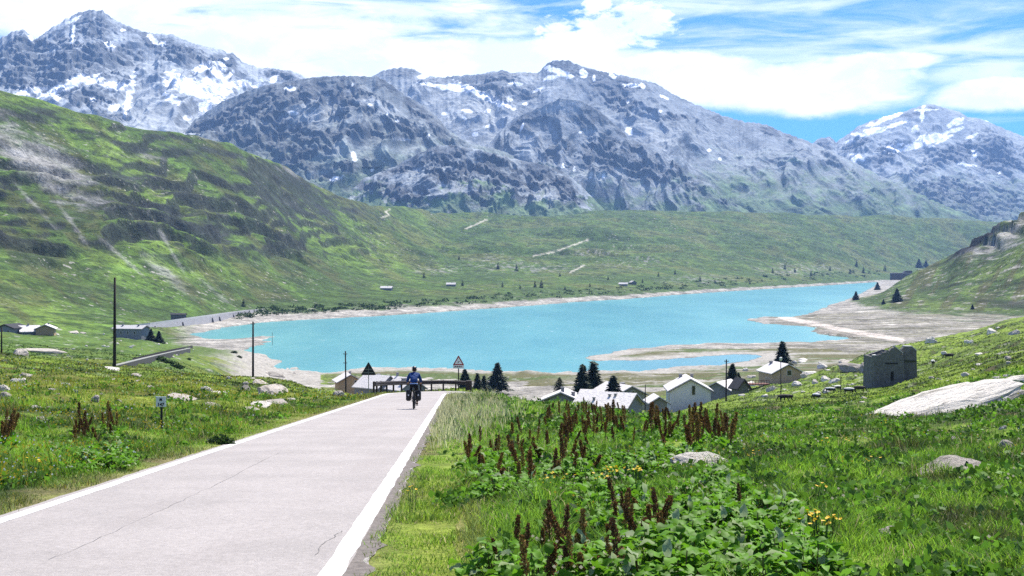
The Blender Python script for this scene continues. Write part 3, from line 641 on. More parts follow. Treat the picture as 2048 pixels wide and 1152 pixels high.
# ------------------------------------------------------------------ road
def asphalt():
    m = bpy.data.materials.new('asphalt'); m.use_nodes = True; q = NT(m.node_tree); bs = m.node_tree.nodes['Principled BSDF']
    tcn = q.n('ShaderNodeTexCoord'); ob = tcn.outputs['Object']
    g = q.noise(ob, 90, 3, .8); p_ = q.noise(ob, .5, 5, .65); g2 = q.noise(ob, 14, 4, .7)
    mp = q.n('ShaderNodeMapping'); q.L.new(ob, mp.inputs[0]); mp.inputs['Scale'].default_value = (1.4, .05, 1); mp.inputs['Rotation'].default_value = (0, 0, .04)
    st = q.noise(mp.outputs[0], 1.0, 3, .5)
    c = q.mix(q.ramp(p_, .36, .64), (.285, .262, .248, 1), (.325, .298, .282, 1))
    c = q.mix(q.m('MULTIPLY', q.ramp(st, .5, .66), .35), c, (.27, .243, .23, 1))
    k = q.m('MULTIPLY', q.m('MULTIPLY_ADD', g, 1.8, .10), q.m('MULTIPLY_ADD', g2, .7, .65))
    cc = q.n('ShaderNodeCombineXYZ'); [q.L.new(k, cc.inputs[i]) for i in range(3)]
    c = q.mix(1.0, c, cc.outputs[0], 'MULTIPLY'); q.L.new(c, bs.inputs['Base Color'])
    bs.inputs['Roughness'].default_value = .9; bs.inputs['Specular IOR Level'].default_value = .2
    b = q.n('ShaderNodeBump'); b.inputs['Strength'].default_value = .6; b.inputs['Distance'].default_value = .012; q.L.new(g, b.inputs['Height']); q.L.new(b.outputs[0], bs.inputs['Normal'])
    return m
def paint_mat():
    m = bpy.data.materials.new('road_paint'); m.use_nodes = True; q = NT(m.node_tree); bs = m.node_tree.nodes['Principled BSDF']
    tcn = q.n('ShaderNodeTexCoord'); ob = tcn.outputs['Object']
    w = q.m('MAXIMUM', q.m('MULTIPLY', q.ramp(q.noise(ob, 40, 4, .7), .57, .66), .85), q.m('MULTIPLY', q.ramp(q.noise(ob, 4, 5, .75), .58, .68), .7))
    q.L.new(q.mix(w, (.80, .79, .77, 1), (.33, .31, .31, 1)), bs.inputs['Base Color']); bs.inputs['Roughness'].default_value = .6
    return m
NRM = []
for i in range(len(ROAD)):
    a = ROAD[max(i-1, 0)]; b = ROAD[min(i+1, len(ROAD)-1)]; d = (b-a)/np.linalg.norm(b-a); NRM.append((d[1], -d[0]))   # right-hand side
NRM = np.array(NRM)
def ribbon(name, o0, o1, dz, m, n=2, rag=(0, 0), i0=0, i1=None, step=1.0):
    i1 = i1 or len(ROAD); s_ = np.arange(i0, i1-1+1e-6, step); k = np.minimum(s_.astype(int), len(ROAD)-2); f = (s_-k)[:, None]
    c = ROAD[k]*(1-f)+ROAD[k+1]*f; nn = NRM[k]*(1-f)+NRM[k+1]*f
    e0 = o0+rag[0]*fbm(s_*1.1, s_*0+3, 4, 201); e1 = o1+rag[1]*fbm(s_*1.3, s_*0+8, 4, 205)
    t_ = np.linspace(0, 1, n+1)[None]
    off = e0[:, None]*(1-t_)+e1[:, None]*t_
    X = c[:, :1]+nn[:, :1]*off; Y = c[:, 1:]+nn[:, 1:]*off; Z = road_z(X, Y)+dz
    return grid_mesh(name, X.T, Y.T, Z.T, m)
M_ASPH = asphalt(); M_PAINT = paint_mat()
tag(ribbon('road', -2.12, 2.20, 0, M_ASPH, 6, (.03, .05), step=.2), 'narrow pale grey mountain road running down to a bend', 'road', kind='structure')
tag(ribbon('road_marking', -2.0, -1.84, .004, M_PAINT, 1, (.012, .012), step=.25), 'white line along the far left edge of the road', 'road marking', kind='structure')
tag(ribbon('road_marking', 1.84, 2.02, .004, M_PAINT, 1, (.015, .02), step=.25), 'white line along the right edge of the road', 'road marking', kind='structure')
tag(ribbon('road_edge', 2.03, 2.20, .003, mat('broken_verge', (.17, .15, .135), .95, .1, var=.75, scale=11, bump=.8), 2, (.01, .12), step=.15), 'crumbling dark strip of asphalt outside the right white line', 'road edge', kind='structure')
M_CRACK = mat('tar_seam', (.15, .14, .135), .8, var=.3, scale=6)
def crack(name, pts, w, lab):
    bm = bmesh.new(); pr = None
    for i, (x, y) in enumerate(pts):
        ww = w*(.5+random.random()); z = road_z(x, y)+.0035
        a = bm.verts.new((x-ww*.7, y-ww*.7, z)); b = bm.verts.new((x+ww*.7, y+ww*.7, z))
        if pr: bm.faces.new([pr[0], pr[1], b, a])
        pr = (a, b)
    return tag(obj_bm(name, bm, M_CRACK), lab, 'road crack', kind='structure')
def rc(px, py): 
    d = 1.6/((py-HY)/F-SL); return ((px-CX)/F*d, d)
def wig(pts, n=8, a=.03):
    o = []
    for i in range(len(pts)-1):
        for k in range(n):
            f = k/n; o.append((pts[i][0]*(1-f)+pts[i+1][0]*f+random.uniform(-a, a), pts[i][1]*(1-f)+pts[i+1][1]*f+random.uniform(-a, a)))
    return o
crack('road_crack', wig([rc(632, 1110), rc(650, 1086), rc(672, 1070), rc(690, 1060)], 6, .02), .006, 'short dark crack beside the right white line')
crack('road_crack', wig([rc(100, 1120), rc(270, 1045), rc(420, 975), rc(560, 905), rc(640, 905)], 14, .02), .0028, 'long thin tar seam along the road')

# ------------------------------------------------------------------ guardrail at the bend
M_RUST = mat('weathered_steel', (.030, .022, .020), .7, .3, var=.4, scale=3, bump=.2)
M_POSTW = mat('galvanised_post', (.16, .16, .15), .6, .4, var=.3, scale=4)
i0, i1 = 90, 106
gr = empty('guardrail', (ROAD[i0][0]-NRM[i0][0]*2.6, ROAD[i0][1]-NRM[i0][1]*2.6, road_z(*ROAD[i0])), 0, 'dark brown crash barrier around the outside of the bend', 'guardrail')
g0 = Vector(gr.location)
def rail_pt(i, off=-2.62, h=0):
    k = min(int(i), len(ROAD)-2); f = i-k; c = ROAD[k]*(1-f)+ROAD[k+1]*f; n_ = NRM[k]*(1-f)+NRM[k+1]*f
    x, y = c+n_*off; return Vector((x, y, road_z(x, y)+h))-g0
bm = bmesh.new(); prof = [(0, .52), (.05, .56), (.05, .62), (0, .66), (.05, .70), (.05, .77), (0, .82), (-.03, .82), (-.03, .52)]
rows = []
for i in np.arange(i0, i1+.01, .5):
    rows.append([bm.verts.new(rail_pt(i, -2.62+a, h)) for a, h in prof])
for a, b in zip(rows, rows[1:]):
    for k in range(len(prof)): bm.faces.new([a[k], b[k], b[(k+1) % len(prof)], a[(k+1) % len(prof)]])
bm.faces.new(rows[0]); bm.faces.new(rows[-1][::-1]); obj_bm('rail', bm, M_RUST, gr)
for i in np.arange(i0, i1+.1, 1.5):
    bm = bmesh.new(); p = rail_pt(i, -2.72); box(bm, (p.x, p.y, p.z+.28), (.12, .16, 1.12)); bevel(bm, .01, 1); obj_bm('post', bm, M_RUST, gr)
bm = bmesh.new(); p = rail_pt(i1+.4, -2.66); box(bm, (p.x, p.y, p.z+.5), (.5, .4, .78)); bevel(bm, .06); obj_bm('end_block', bm, M_RUST, gr)

# ------------------------------------------------------------------ road signs
M_STEEL = mat('grey_steel', (.22, .22, .22), .5, .5, metal=.3, var=.15, scale=8)
M_DARKBACK = mat('sign_back', (.018, .018, .020), .6, .3, var=.2, scale=10)
M_WHITE = mat('sign_white', (.78, .77, .74), .5, .4, var=.06, scale=12)
M_RED = mat('sign_red', (.30, .018, .022), .5, .4)
M_BLACK = mat('sign_black', (.012, .012, .013), .6, .3)
def tri(bm, r_, y0, y1, cz):
    poly = []
    for k in range(3):                                  # rounded corners
        a = math.pi/2+k*2*math.pi/3; cx_, cz_ = r_*.86*math.cos(a), r_*.86*math.sin(a)
        for j in (-2, -1, 0, 1, 2): poly.append((cx_+.14*r_*.5*math.cos(a+j*math.pi/6), cz+cz_+.14*r_*.5*math.sin(a+j*math.pi/6)))
    prism(bm, poly, y0, y1)
def sign_base(name, px, d, label):
    x = (px-CX)/F*d; z = ground_at(x, d); return empty(name, (x, d, z), 0, label, 'road sign')
def zof(py, d): return -(py-HY)/F*d
d = 100.0; s1 = sign_base('warning_sign', 737, d, 'triangular road sign turned away, showing its dark back'); b0 = s1.location.z
top, bot = zof(724, d)-b0, zof(749.5, d)-b0; r_ = (top-bot)/1.42; cz = bot+r_*.46
bm = bmesh.new(); tri(bm, r_, -.012, .012, cz); obj_bm('plate', bm, M_DARKBACK, s1)
bm = bmesh.new(); tube(bm, [(0, .045, -.5), (0, .045, top-.1)], .03, 8); obj_bm('pole', bm, M_STEEL, s1)
bm = bmesh.new(); box(bm, (0, -.02, cz+.1), (r_*.8, .02, .04)); box(bm, (0, -.02, cz-.15), (r_*1.1, .02, .04)); box(bm, (0, -.04, cz-.02), (.03, .02, r_)); obj_bm('bracket', bm, M_STEEL, s1)
d = 104.0; s2 = sign_base('warning_sign', 917, d, 'white triangular bend warning sign with red border beyond the crash barrier'); b0 = s2.location.z
top, bot = zof(711.5, d)-b0, zof(729.5, d)-b0; r_ = (top-bot)/1.42; cz = bot+r_*.46
bm = bmesh.new(); tri(bm, r_*1.06, 0, .015, cz); obj_bm('border', bm, M_RED, s2)
bm = bmesh.new(); tri(bm, r_*.70, -.004, -.0005, cz); obj_bm('face', bm, M_WHITE, s2)
bm = bmesh.new()                                        # bend arrow
q_ = [(-.09, -.17), (-.02, -.17), (-.02, -.06), (.06, .0), (.12, .0), (.12, -.03), (.20, .05), (.12, .13), (.12, .07), (.03, .07), (-.09, -.02)]
prism(bm, [(a*r_*1.25, cz+(b-.0)*r_*1.25) for a, b in q_], -.008, -.0045); obj_bm('symbol', bm, M_BLACK, s2)
bm = bmesh.new(); box(bm, (0, .008, zof(733.5, d)-b0), (22/F*d, .015, 7.0/F*d)); obj_bm('lower_panel', bm, M_WHITE, s2)
bm = bmesh.new(); [box(bm, (a, -.003, zof(733.5, d)-b0), (w, .004, .09)) for a, w in [(-.26, .12), (-.08, .16), (.10, .12), (.26, .10)]]; obj_bm('writing', bm, M_BLACK, s2)
bm = bmesh.new(); tube(bm, [(0, .06, -.5), (0, .06, top-.1)], .045, 10); obj_bm('pole', bm, M_BLACK, s2)
# kilometre marker
p = hit(322, 864); km = empty('kilometre_marker', p, R(-8), 'small white kilometre marker plate on a dark post in the grass', 'road sign'); d = p.y
sc_ = d/F; h0, h1 = (814-864)*-1*sc_, (793-864)*-1*sc_
bm = bmesh.new(); box(bm, (0, 0, (h0+h1)/2), (21*sc_, .02, h1-h0)); bevel(bm, .006, 1); obj_bm('plate', bm, mat('marker_face', (.62, .64, .60), .5, .4, var=.08), km)
bm = bmesh.new(); box(bm, (0, -.014, h1-.010), (22.5*sc_, .012, .02)); box(bm, (0, -.013, (h0+h1)/2+.012), (16*sc_, .004, .008)); obj_bm('rim', bm, mat('marker_rim', (.70, .71, .68), .5), km)
bm = bmesh.new(); [box(bm, (a*sc_, -.0125, h1-6.2*sc_), (1.5*sc_, .004, 5*sc_)) for a in (-2, 0, 2)]; box(bm, (0, -.0121, h1-6.2*sc_), (5*sc_, .003, 3.2*sc_)); obj_bm('emblem', bm, M_BLACK, km)
fc = bpy.data.curves.new('number', 'FONT'); fc.body = '147'; fc.size = 9.5*sc_; fc.align_x = 'CENTER'; fc.extrude = .003; fc.offset = .003; fc.materials.append(M_BLACK)
fo = bpy.data.objects.new('number', fc); COL.objects.link(fo); fo.parent = km; fo.rotation_euler = (R(90), 0, 0); fo.location = (0, -.013, h0+1.8*sc_)
bpy.context.view_layer.update(); me_ = bpy.data.meshes.new_from_object(fo.evaluated_get(bpy.context.evaluated_depsgraph_get())); lo_ = fo.matrix_local.copy(); bpy.data.objects.remove(fo)
fo = bpy.data.objects.new('number', me_); COL.objects.link(fo); fo.parent = km; fo.rotation_euler = (R(90), 0, 0); fo.location = (0, -.013, h0+1.8*sc_)
if not me_.materials: me_.materials.append(M_BLACK)
bm = bmesh.new(); tube(bm, [(0, .03, -.4), (0, .03, h1-.03)], .028, 8); obj_bm('post', bm, M_BLACK, km)

# ------------------------------------------------------------------ poles
M_WOOD = mat('old_dark_wood', (.030, .024, .022), .85, .2, var=.45, scale=4, bump=.4)
M_CERAM = mat('ceramic', (.55, .55, .52), .3, .5)
def pole(px, top, base, d, r_, label, arms=0, name='utility_pole', cat='utility pole', white=False, grp=None):
    x = (px-CX)/F*d; z = min(ground_at(x, d), zof(base, d)+.3); e = empty(name, (x, d, z), R(random.uniform(-20, 20)), label, cat, grp); H = zof(top, d)-z
    bm = bmesh.new(); lean = random.uniform(-.012, .012)*H; tube(bm, [(0, 0, -.6), (0, 0, 0), (lean*.5, 0, H*.5), (lean, 0, H)], [r_*1.15, r_*1.1, r_*.9, r_*.72], 10); obj_bm('post', bm, M_WOOD, e, True)
    for k in range(arms):
        hz = H*(.96-.12*k); w_ = .7
        bm = bmesh.new(); box(bm, (lean, -.10, hz), (w_, .07, .09)); a = obj_bm('crossarm', bm, M_WOOD, e)
        for sx in (-.3, .3):
            bm = bmesh.new(); tube(bm, [(lean+sx, -.10, hz+.045), (lean+sx, -.10, hz+.12), (lean+sx, -.10, hz+.2)], [.02, .055, .03], 8); obj_bm('insulator', bm, M_CERAM, a)
    if white:
        bm = bmesh.new(); tube(bm, [(lean, 0, H), (lean, 0, H+.15), (lean, 0, H+.42), (lean, 0, H+.5)], [.08, .18, .2, .08], 10); obj_bm('lamp_head', bm, M_CERAM, e)
    return e
pole(229, 555, 738, 115, .135, 'tall thick dark wooden pole standing on the left meadow edge')
pole(506, 643, 750, 190, .16, 'dark wooden pole in front of the pale beach and lake', 1)
pole(692.5, 702, 770, 225, .15, 'leaning wooden pole with insulators beside the tan gabled roof', 2)
pole(3, 655, 722, 112, .07, 'slim dark post at the left edge beside pale slabs', 0, 'wooden_post', 'post')
pole(1290, 769, 820, 205, .09, 'thin dark pole in front of the big white roofs', 0)
pole(1452, 719, 790, 212, .14, 'dark pole with crossarm between the white house and the beige house', 1)
pole(1562, 722, 806, 165, .06, 'thin pole with pale head in front of the beige house', 0, white=True)
pole(1682, 742, 812, 150, .05, 'thin bare pole in the pasture near the grazing cattle', 0)
pole(1836, 755, 782, 150, .05, 'short thin post by the right corner of the ruined hut', 0, 'wooden_post', 'post')
pole(545, 665, 675, 640, .12, 'small stake at the tip of the beach spit', 0, 'wooden_post', 'post')

# ------------------------------------------------------------------ long retaining wall of the lakeside road, and the near track wall
M_CONC = mat('pale_concrete', (.34, .33, .34), .9, .2, var=.4, scale=.35, bump=.4, bscale=1.2)
M_CAP = mat('kerb_stone', (.50, .48, .46), .9, .2, var=.2, scale=1)
def wall_strip(name, label, pts, thick, capH, capW, capM, wallM, extra=None):
    """pts: (px, py_top, py_base, depth)"""
    o = P(pts[0][0], pts[0][2], pts[0][3]); e = empty(name, o, 0, label, 'wall')
    T = [P(a, t_, d_)-o for a, t_, b_, d_ in pts]; B = [P(a, b_, d_-thick*.6)-o for a, t_, b_, d_ in pts]
    bm = bmesh.new(); rows = []
    for t_, b_ in zip(T, B):
        rows.append([bm.verts.new(b_+Vector((0, 0, -2.5))), bm.verts.new(b_), bm.verts.new(t_), bm.verts.new(t_+Vector((0, thick, 0))), bm.verts.new(Vector((t_.x, t_.y+thick, b_.z-2.5)))])
    for a, b in zip(rows, rows[1:]):
        for k in range(5): bm.faces.new([a[k], b[k], b[(k+1) % 5], a[(k+1) % 5]])
    bm.faces.new(rows[0]); bm.faces.new(rows[-1][::-1]); obj_bm('wall', bm, wallM, e)
    bm = bmesh.new(); rows = []
    for t_ in T: rows.append([bm.verts.new(t_+Vector((0, a, h))) for a, h in [(-.05, .003), (-.05, capH), (capW, capH), (capW, .003)]])
    for a, b in zip(rows, rows[1:]):
        for k in range(4): bm.faces.new([a[k], b[k], b[(k+1) % 4], a[(k+1) % 4]])
    bm.faces.new(rows[0]); bm.faces.new(rows[-1][::-1]); obj_bm('parapet', bm, capM, e)
    return e, T, B
rw, T_, B_ = wall_strip('retaining_wall', 'long sloping concrete retaining wall below the lakeside road', [(200, 661, 668, 690), (240, 656, 668, 705), (300, 648.5, 667, 728), (345, 642.5, 661, 760), (380, 637.5, 655, 790), (420, 632, 648, 835), (455, 627, 641, 885), (490, 622.5, 634, 950), (540, 619, 626, 1020), (600, 616.5, 619.5, 1090)], 5.0, .9, .6, M_CAP, M_CONC)
bm = bmesh.new()
for a, b, f, w_ in [(3, 4, .55, 1.0), (5, 6, .1, 1.0), (5, 6, .5, 1.0), (2, 3, .2, .8), (6, 7, .3, 1.0)]:
    t0 = T_[a].lerp(T_[b], f); b0_ = B_[a].lerp(B_[b], f); s_ = t0.lerp(b0_, .25); 
    for k in range(1):
        v = [s_+Vector((-w_/2, -.25, 0)), s_+Vector((w_/2, -.25, 0)), b0_+Vector((w_/2+1.2, -.25, 0)), b0_+Vector((-w_/2+1.2, -.25, 0))]
        w = [x+Vector((0, 1.0, 0)) for x in v]
        va = [bm.verts.new(x) for x in v]; vb = [bm.verts.new(x) for x in w]
        bm.faces.new(va); bm.faces.new(vb[::-1])
        for j in range(4): bm.faces.new([va[j], vb[j], vb[(j+1) % 4], va[(j+1) % 4]])
obj_bm('buttress', bm, mat('dark_concrete', (.10, .10, .11), .9, var=.3, scale=.5), rw)
wall_strip('roadside_wall', 'dark stone wall with pale coping beside the lower road', [(a, t_, b_, hit(a, b_, d0=160).y) for a, t_, b_, d_ in [(222, 734, 740, 225), (240, 729.5, 735, 240), (275, 720.5, 727, 275), (310, 712, 720, 318), (345, 704, 713, 370), (380, 697, 705, 440)]], .6, .25, .6, M_CAP, mat('dark_masonry', (.05, .05, .05), .9, var=.5, scale=2, bump=.5))
wall_strip('roadside_wall', 'thin dark barrier on the uphill side of the lower road', [(a, t_, b_, hit(a, b_, d0=160).y) for a, t_, b_, d_ in [(265, 718.5, 722, 300), (310, 707.5, 712, 345), (345, 699.5, 704, 390), (385, 692, 696, 470)]], .4, .2, .4, M_RUST, M_RUST)
p = P(1795, 552, 1950); e = empty('dam_wall', p, 0, 'short dark grey concrete dam at the far end of the lake', 'dam'); bm = bmesh.new(); prism(bm, [(-9, -6), (22, -6), (22, 8), (12, 8), (9, 4), (-9, 4)], 0, 8); obj_bm('wall', bm, mat('wet_concrete', (.09, .095, .11), .9, var=.3, scale=.3), e)
bm = bmesh.new(); box(bm, (6.5, 4, 4.4), (31, 8.4, .8)); obj_bm('parapet', bm, M_CONC, e)
# ------------------------------------------------------------------ houses
M_SLATE = mat('pale_stone_roof', (.58, .55, .53), .9, .2, var=.38, scale=1.6, bump=.5, bscale=3)
M_SLATE2 = mat('grey_stone_roof', (.40, .39, .39), .9, .2, var=.4, scale=1.6, bump=.5, bscale=3)
M_PLAST = mat('white_plaster', (.66, .65, .62), .9, .2, var=.12, scale=.8)
M_TAN = mat('tan_plaster', (.50, .36, .25), .9, .2, var=.15, scale=.8)
M_OCHRE = mat('ochre_plaster', (.42, .30, .17), .9, .2, var=.15, scale=.8)
M_GREY = mat('grey_stone_wall', (.24, .24, .25), .9, .2, var=.4, scale=1.5, bump=.5)
M_DGREY = mat('dark_stone_wall', (.165, .160, .148), .9, .2, var=.75, scale=2.6, bump=.9, bscale=4)
M_FRAME = mat('window_surround', (.62, .58, .52), .8, .2)
M_GLASS = mat('dark_glass', (.012, .013, .015), .12, .6)
M_TIMBER = mat('brown_timber', (.07, .035, .02), .8, .2, var=.3, scale=4)
M_DROOF = mat('dark_roof', (.045, .045, .048), .9, .2, var=.3, scale=2)
def house(name, label, cat, px, py, d, rz, w, l, hw, hr, wm, rm, wins=(), chim=(), door=None, over=.55, hr_off=0.0, sink=1.6, th=.22):
    """gable end faces local -Y; wins: (face, along, z, w, h), face in 'front','left','right'; base at the pixel of the gable's foot"""
    e = empty(name, P(px, py, d), R(rz), label, cat); a = w/2; c = hr_off*a
    bm = bmesh.new(); prism(bm, [(-a, -sink), (a, -sink), (a, hw), (c, hw+hr), (-a, hw)], 0, l); obj_bm('wall', bm, wm, e)
    bm = bmesh.new()
    for sx, run in ((-1, a+c), (1, a-c)):
        sl = hr/run; ex = over
        poly = [(c, hw+hr+.004), (sx*a+sx*ex, hw-sl*ex+.004), (sx*a+sx*ex, hw-sl*ex+th), (c, hw+hr+th*1.05)]
        prism(bm, poly if sx < 0 else poly[::-1], -over, l+over)
    rf = obj_bm('roof', bm, rm, e)
    bm = bmesh.new()
    for sx, run in ((-1, a+c), (1, a-c)):
        sl = hr/run; ex = over+.02
        poly = [(c, hw+hr-.12), (sx*a+sx*ex, hw-sl*ex-.12), (sx*a+sx*ex, hw-sl*ex-.002), (c, hw+hr-.002)]
        prism(bm, poly if sx < 0 else poly[::-1], -over-.03, -over+.08)
    obj_bm('barge_board', bm, M_TIMBER, e)
    def put(face, t_, z, ww, hh, m, nm, par, depth, out_):
        bm = bmesh.new()
        if face == 'front': box(bm, (t_, -out_, z), (ww, depth, hh))
        elif face == 'left': box(bm, (-a-out_, t_, z), (depth, ww, hh))
        else: box(bm, (a+out_, t_, z), (depth, ww, hh))
        return obj_bm(nm, bm, m, par)
    for f, t_, z, ww, hh in wins:
        wd = put(f, t_, z, ww+.24, hh+.24, M_FRAME, 'window', e, .10, .02); put(f, t_, z, ww, hh, M_GLASS, 'pane', wd, .06, .06)
    if door: put(door[0], door[1], door[3]/2, door[2], door[3], M_TIMBER, 'door', e, .10, .03)
    for (t_, x_, hh, s_) in chim:
        run = (a+c) if x_ < c else (a-c); zb = hw+hr*(1-abs(x_-c)/run)
        bm = bmesh.new(); box(bm, (x_, t_, zb+hh/2-.3), (s_, s_, hh+.6)); box(bm, (x_, t_, zb+hh+.06), (s_*1.35, s_*1.35, .12)); obj_bm('chimney', bm, M_GREY, rf)
    return e
# village below the road, right
house('gabled_house', 'white plastered house with a tall narrow window in its gable', 'house', 1381, 812, 240, -2, 7.4, 9.5, 2.9, 2.0, M_PLAST, M_SLATE, [('front', .55, 2.9, .55, 1.6), ('left', 2.2, 1.2, .9, 1.2)], [(8.8, -1.0, .7, .6), (9.5, 1.2, .8, .5)])
house('gabled_house', 'house under a broad pale stone roof with a dark grey gable', 'house', 1262, 806, 262, 24, 7.0, 10.0, 1.6, 1.7, M_GREY, M_SLATE, [('front', .4, 1.9, .7, .9)], [(6.5, 1.6, .9, .7), (9.0, .6, 1.1, .8)])
house('low_house', 'lowest pale stone roof nearest the meadow, with two small vents, left of the white house', 'house', 1268, 826, 222, 62, 7.0, 9.5, 1.3, 1.9, M_GREY, M_SLATE, [], [(3.0, -1.0, .5, .35), (4.0, -1.2, .5, .35), (6.4, -2.4, .6, .35)])
house('low_house', 'small lean outbuilding with pale roof against the left side of the white house', 'house', 1318, 818, 232, 4, 2.9, 5.0, 1.2, .9, M_GREY, M_SLATE)
house('low_house', 'pale roofed house half hidden right behind the white house', 'house', 1434, 790, 285, -30, 7.5, 8.0, .8, 1.9, M_GREY, M_SLATE)
house('stone_hut', 'small dark hut with a steep grey roof below the beige house', 'hut', 1487, 777, 262, 20, 2.3, 2.8, .4, 1.4, M_DGREY, M_DROOF)
house('gabled_house', 'beige plastered house with a square dark window under its pale roof', 'house', 1576, 771, 300, 10, 7.4, 9.0, 2.9, 1.9, M_TAN, M_SLATE, [('front', .3, 2.9, 1.0, 1.1), ('left', 2.4, .9, .7, 1.3), ('left', 4.0, .9, .7, 1.3)], [(8.0, -1.0, .7, .6)])
p = P(1512, 767, 294); tr = empty('wooden_terrace', p, R(10), 'reddish brown wooden terrace beside the beige house', 'terrace'); M_RWOOD = mat('red_brown_wood', (.13, .05, .03), .8, var=.3, scale=3)
bm = bmesh.new(); box(bm, (0, 0, -.1), (5.5, 3, .2)); obj_bm('deck', bm, M_RWOOD, tr)
bm = bmesh.new(); box(bm, (0, -1.46, .8), (5.5, .07, .1)); [box(bm, (x_, -1.46, .375), (.08, .06, .75)) for x_ in np.linspace(-2.7, 2.7, 9)]; obj_bm('railing', bm, M_RWOOD, tr)
house('low_house', 'pale roof ridge with four chimneys just behind the brown dock plants', 'house', 1122, 813, 228, -8, 7.2, 7.0, .9, 1.5, M_GREY, M_SLATE, [], [(1.0, .2, .9, .55), (1.6, 2.0, .8, .6), (3.2, 2.9, .8, .6), (5.0, 3.3, .6, .5)])
house('low_house', 'tiny pale roof between the two dark firs', 'house', 1205, 801, 255, 70, 3.6, 4.0, 1.0, .9, M_GREY, M_SLATE)
# village left of the cyclist
house('gabled_house', 'tan gabled house with a dark roof edge beside the leaning pole', 'house', 701, 784, 372, 16, 6.6, 8.0, 3.1, 1.8, M_OCHRE, M_SLATE, [('front', 1.6, 2.7, .8, 1.0)], [(6.0, .8, .9, .6)], over=.8)
house('gabled_house', 'wide white stone roof behind the sign with the dark back', 'house', 778, 789, 350, 50, 8.5, 9.0, 2.0, 2.9, M_GREY, M_SLATE, [], [(5.0, 1.0, .9, .7), (7.5, .5, 1.0, .6)])
house('gabled_house', 'white stone roof with a dark dormer left of the cyclist', 'house', 826, 790, 345, 40, 8.0, 9.0, 1.6, 2.7, M_GREY, M_SLATE, [], [(2.0, -1.6, 1.1, .9), (4.0, 1.0, 1.0, .6), (7.6, .3, 1.3, .5)])
house('low_house', 'small grey shed roof just left of the cyclist behind the barrier', 'house', 806, 783, 352, -20, 4.0, 5.0, 1.0, 1.2, M_GREY, M_SLATE2, [], [(2.5, .3, 1.3, .5)])
# left valley
house('gabled_house', 'grey gabled house at the left edge of the valley floor', 'house', 10, 672, 416, -12, 6.2, 7.5, 2.5, 1.1, M_GREY, M_DROOF, [('front', -1, 1.6, .6, .8), ('front', 1.2, 1.4, .6, .8)])
house('gabled_house', 'house with a bright white roof beside the grey gabled one', 'house', 40, 672, 420, -62, 5.4, 5.6, 1.6, 1.6, M_GREY, M_SLATE, [('front', -.8, 1.2, .6, 1.0), ('front', .8, 1.2, .6, 1.0)], [(2.5, 0, .6, .5)])
house('gabled_house', 'ochre house with two pale roof slopes on the valley floor', 'house', 90, 673, 418, 14, 5.6, 6.5, 2.5, 1.2, M_OCHRE, M_SLATE, [('right', 1.6, 1.5, .6, .9), ('right', 3.2, 1.5, .6, .9)], [(4.5, .6, .6, .5)])
house('low_house', 'low grey shed leaning on the left of the ochre house', 'hut', 66, 670, 424, 8, 3.2, 4.2, 1.7, .9, M_GREY, M_SLATE2)
house('long_house', 'long dark grey building with flat pale roof at the foot of the retaining wall', 'house', 291, 675, 520, 76, 6.5, 12.5, 3.6, 1.1, M_GREY, M_SLATE2, [('left', 3, 2.0, .7, 1.0), ('left', 6, 2.0, .7, 1.0), ('left', 9, 2.0, .7, 1.0)], [(2.5, -1.0, .8, .6), (9.5, -1.0, .8, .6)])
p = hit(371, 634, H_far, 600, 2500); house('stone_hut', 'low dark shed on the verge above the retaining wall', 'hut', 371, 635.5, 795, 88, 3.2, 8.6, 2.0, .6, M_DGREY, M_DROOF)
for px, py, w_, l_, lab, rz in [(783, 581, 5.5, 11.5, 'long low farmhouse left of the others on the far shore', 82), (910, 573, 5, 10.5, 'pale roofed farmhouse beside a dark tree on the far shore', 84), (1254, 572, 5, 11, 'stone farmhouse with a low wing, rightmost on the far shore', 80)]:
    p = hit(px, py, H_far, 600, 3000); house('farmhouse', lab, 'farmhouse', px+w_*.2, py, p.y, rz, w_, l_, 2.6, 1.7, M_GREY, M_SLATE, [('left', l_*.3, 1.4, .8, 1.0), ('left', l_*.6, 1.4, .8, 1.0)], [(l_*.4, .3, .8, .6)], th=.3)
p = hit(1268, 569, H_far, 600, 3000); house('stone_barn', 'dark two storey barn behind the rightmost farmhouse on the far shore', 'barn', 1268, 571, p.y, 20, 7.5, 8, 4.2, 2.0, M_DGREY, M_SLATE2)
# ruined hut on the right slope
dR = 212.0; p = hit(1793, 768, d0=150, d1=300); dR = p.y; k_ = dR/F/4.571; e = empty('ruined_hut', P(1792, 768, dR), 0, 'roofless dark stone ruin with a stepped gable on the right slope', 'ruin')
def zx(x): return (x-878)*k_
def zz_(y): return (494-y)*k_
bm = bmesh.new(); prism(bm, [(zx(a), zz_(b)) for a, b in [(682, 600), (958, 600), (962, 488), (944, 222), (932, 224), (928, 202), (908, 196), (898, 176), (880, 172), (865, 152), (850, 168), (842, 164), (818, 192), (796, 184), (785, 206), (752, 204), (748, 224), (722, 222), (715, 240), (690, 234), (668, 244), (676, 300)]], 0, .7); obj_bm('gable_wall', bm, M_DGREY, e)
bm = bmesh.new(); prism(bm, [(zx(a), zz_(b)) for a, b in [(962, 600), (1096, 600), (1096, 470), (1090, 196), (1048, 160), (975, 158), (950, 184)]], 1.0, 1.6); obj_bm('side_wall', bm, M_DGREY, e)
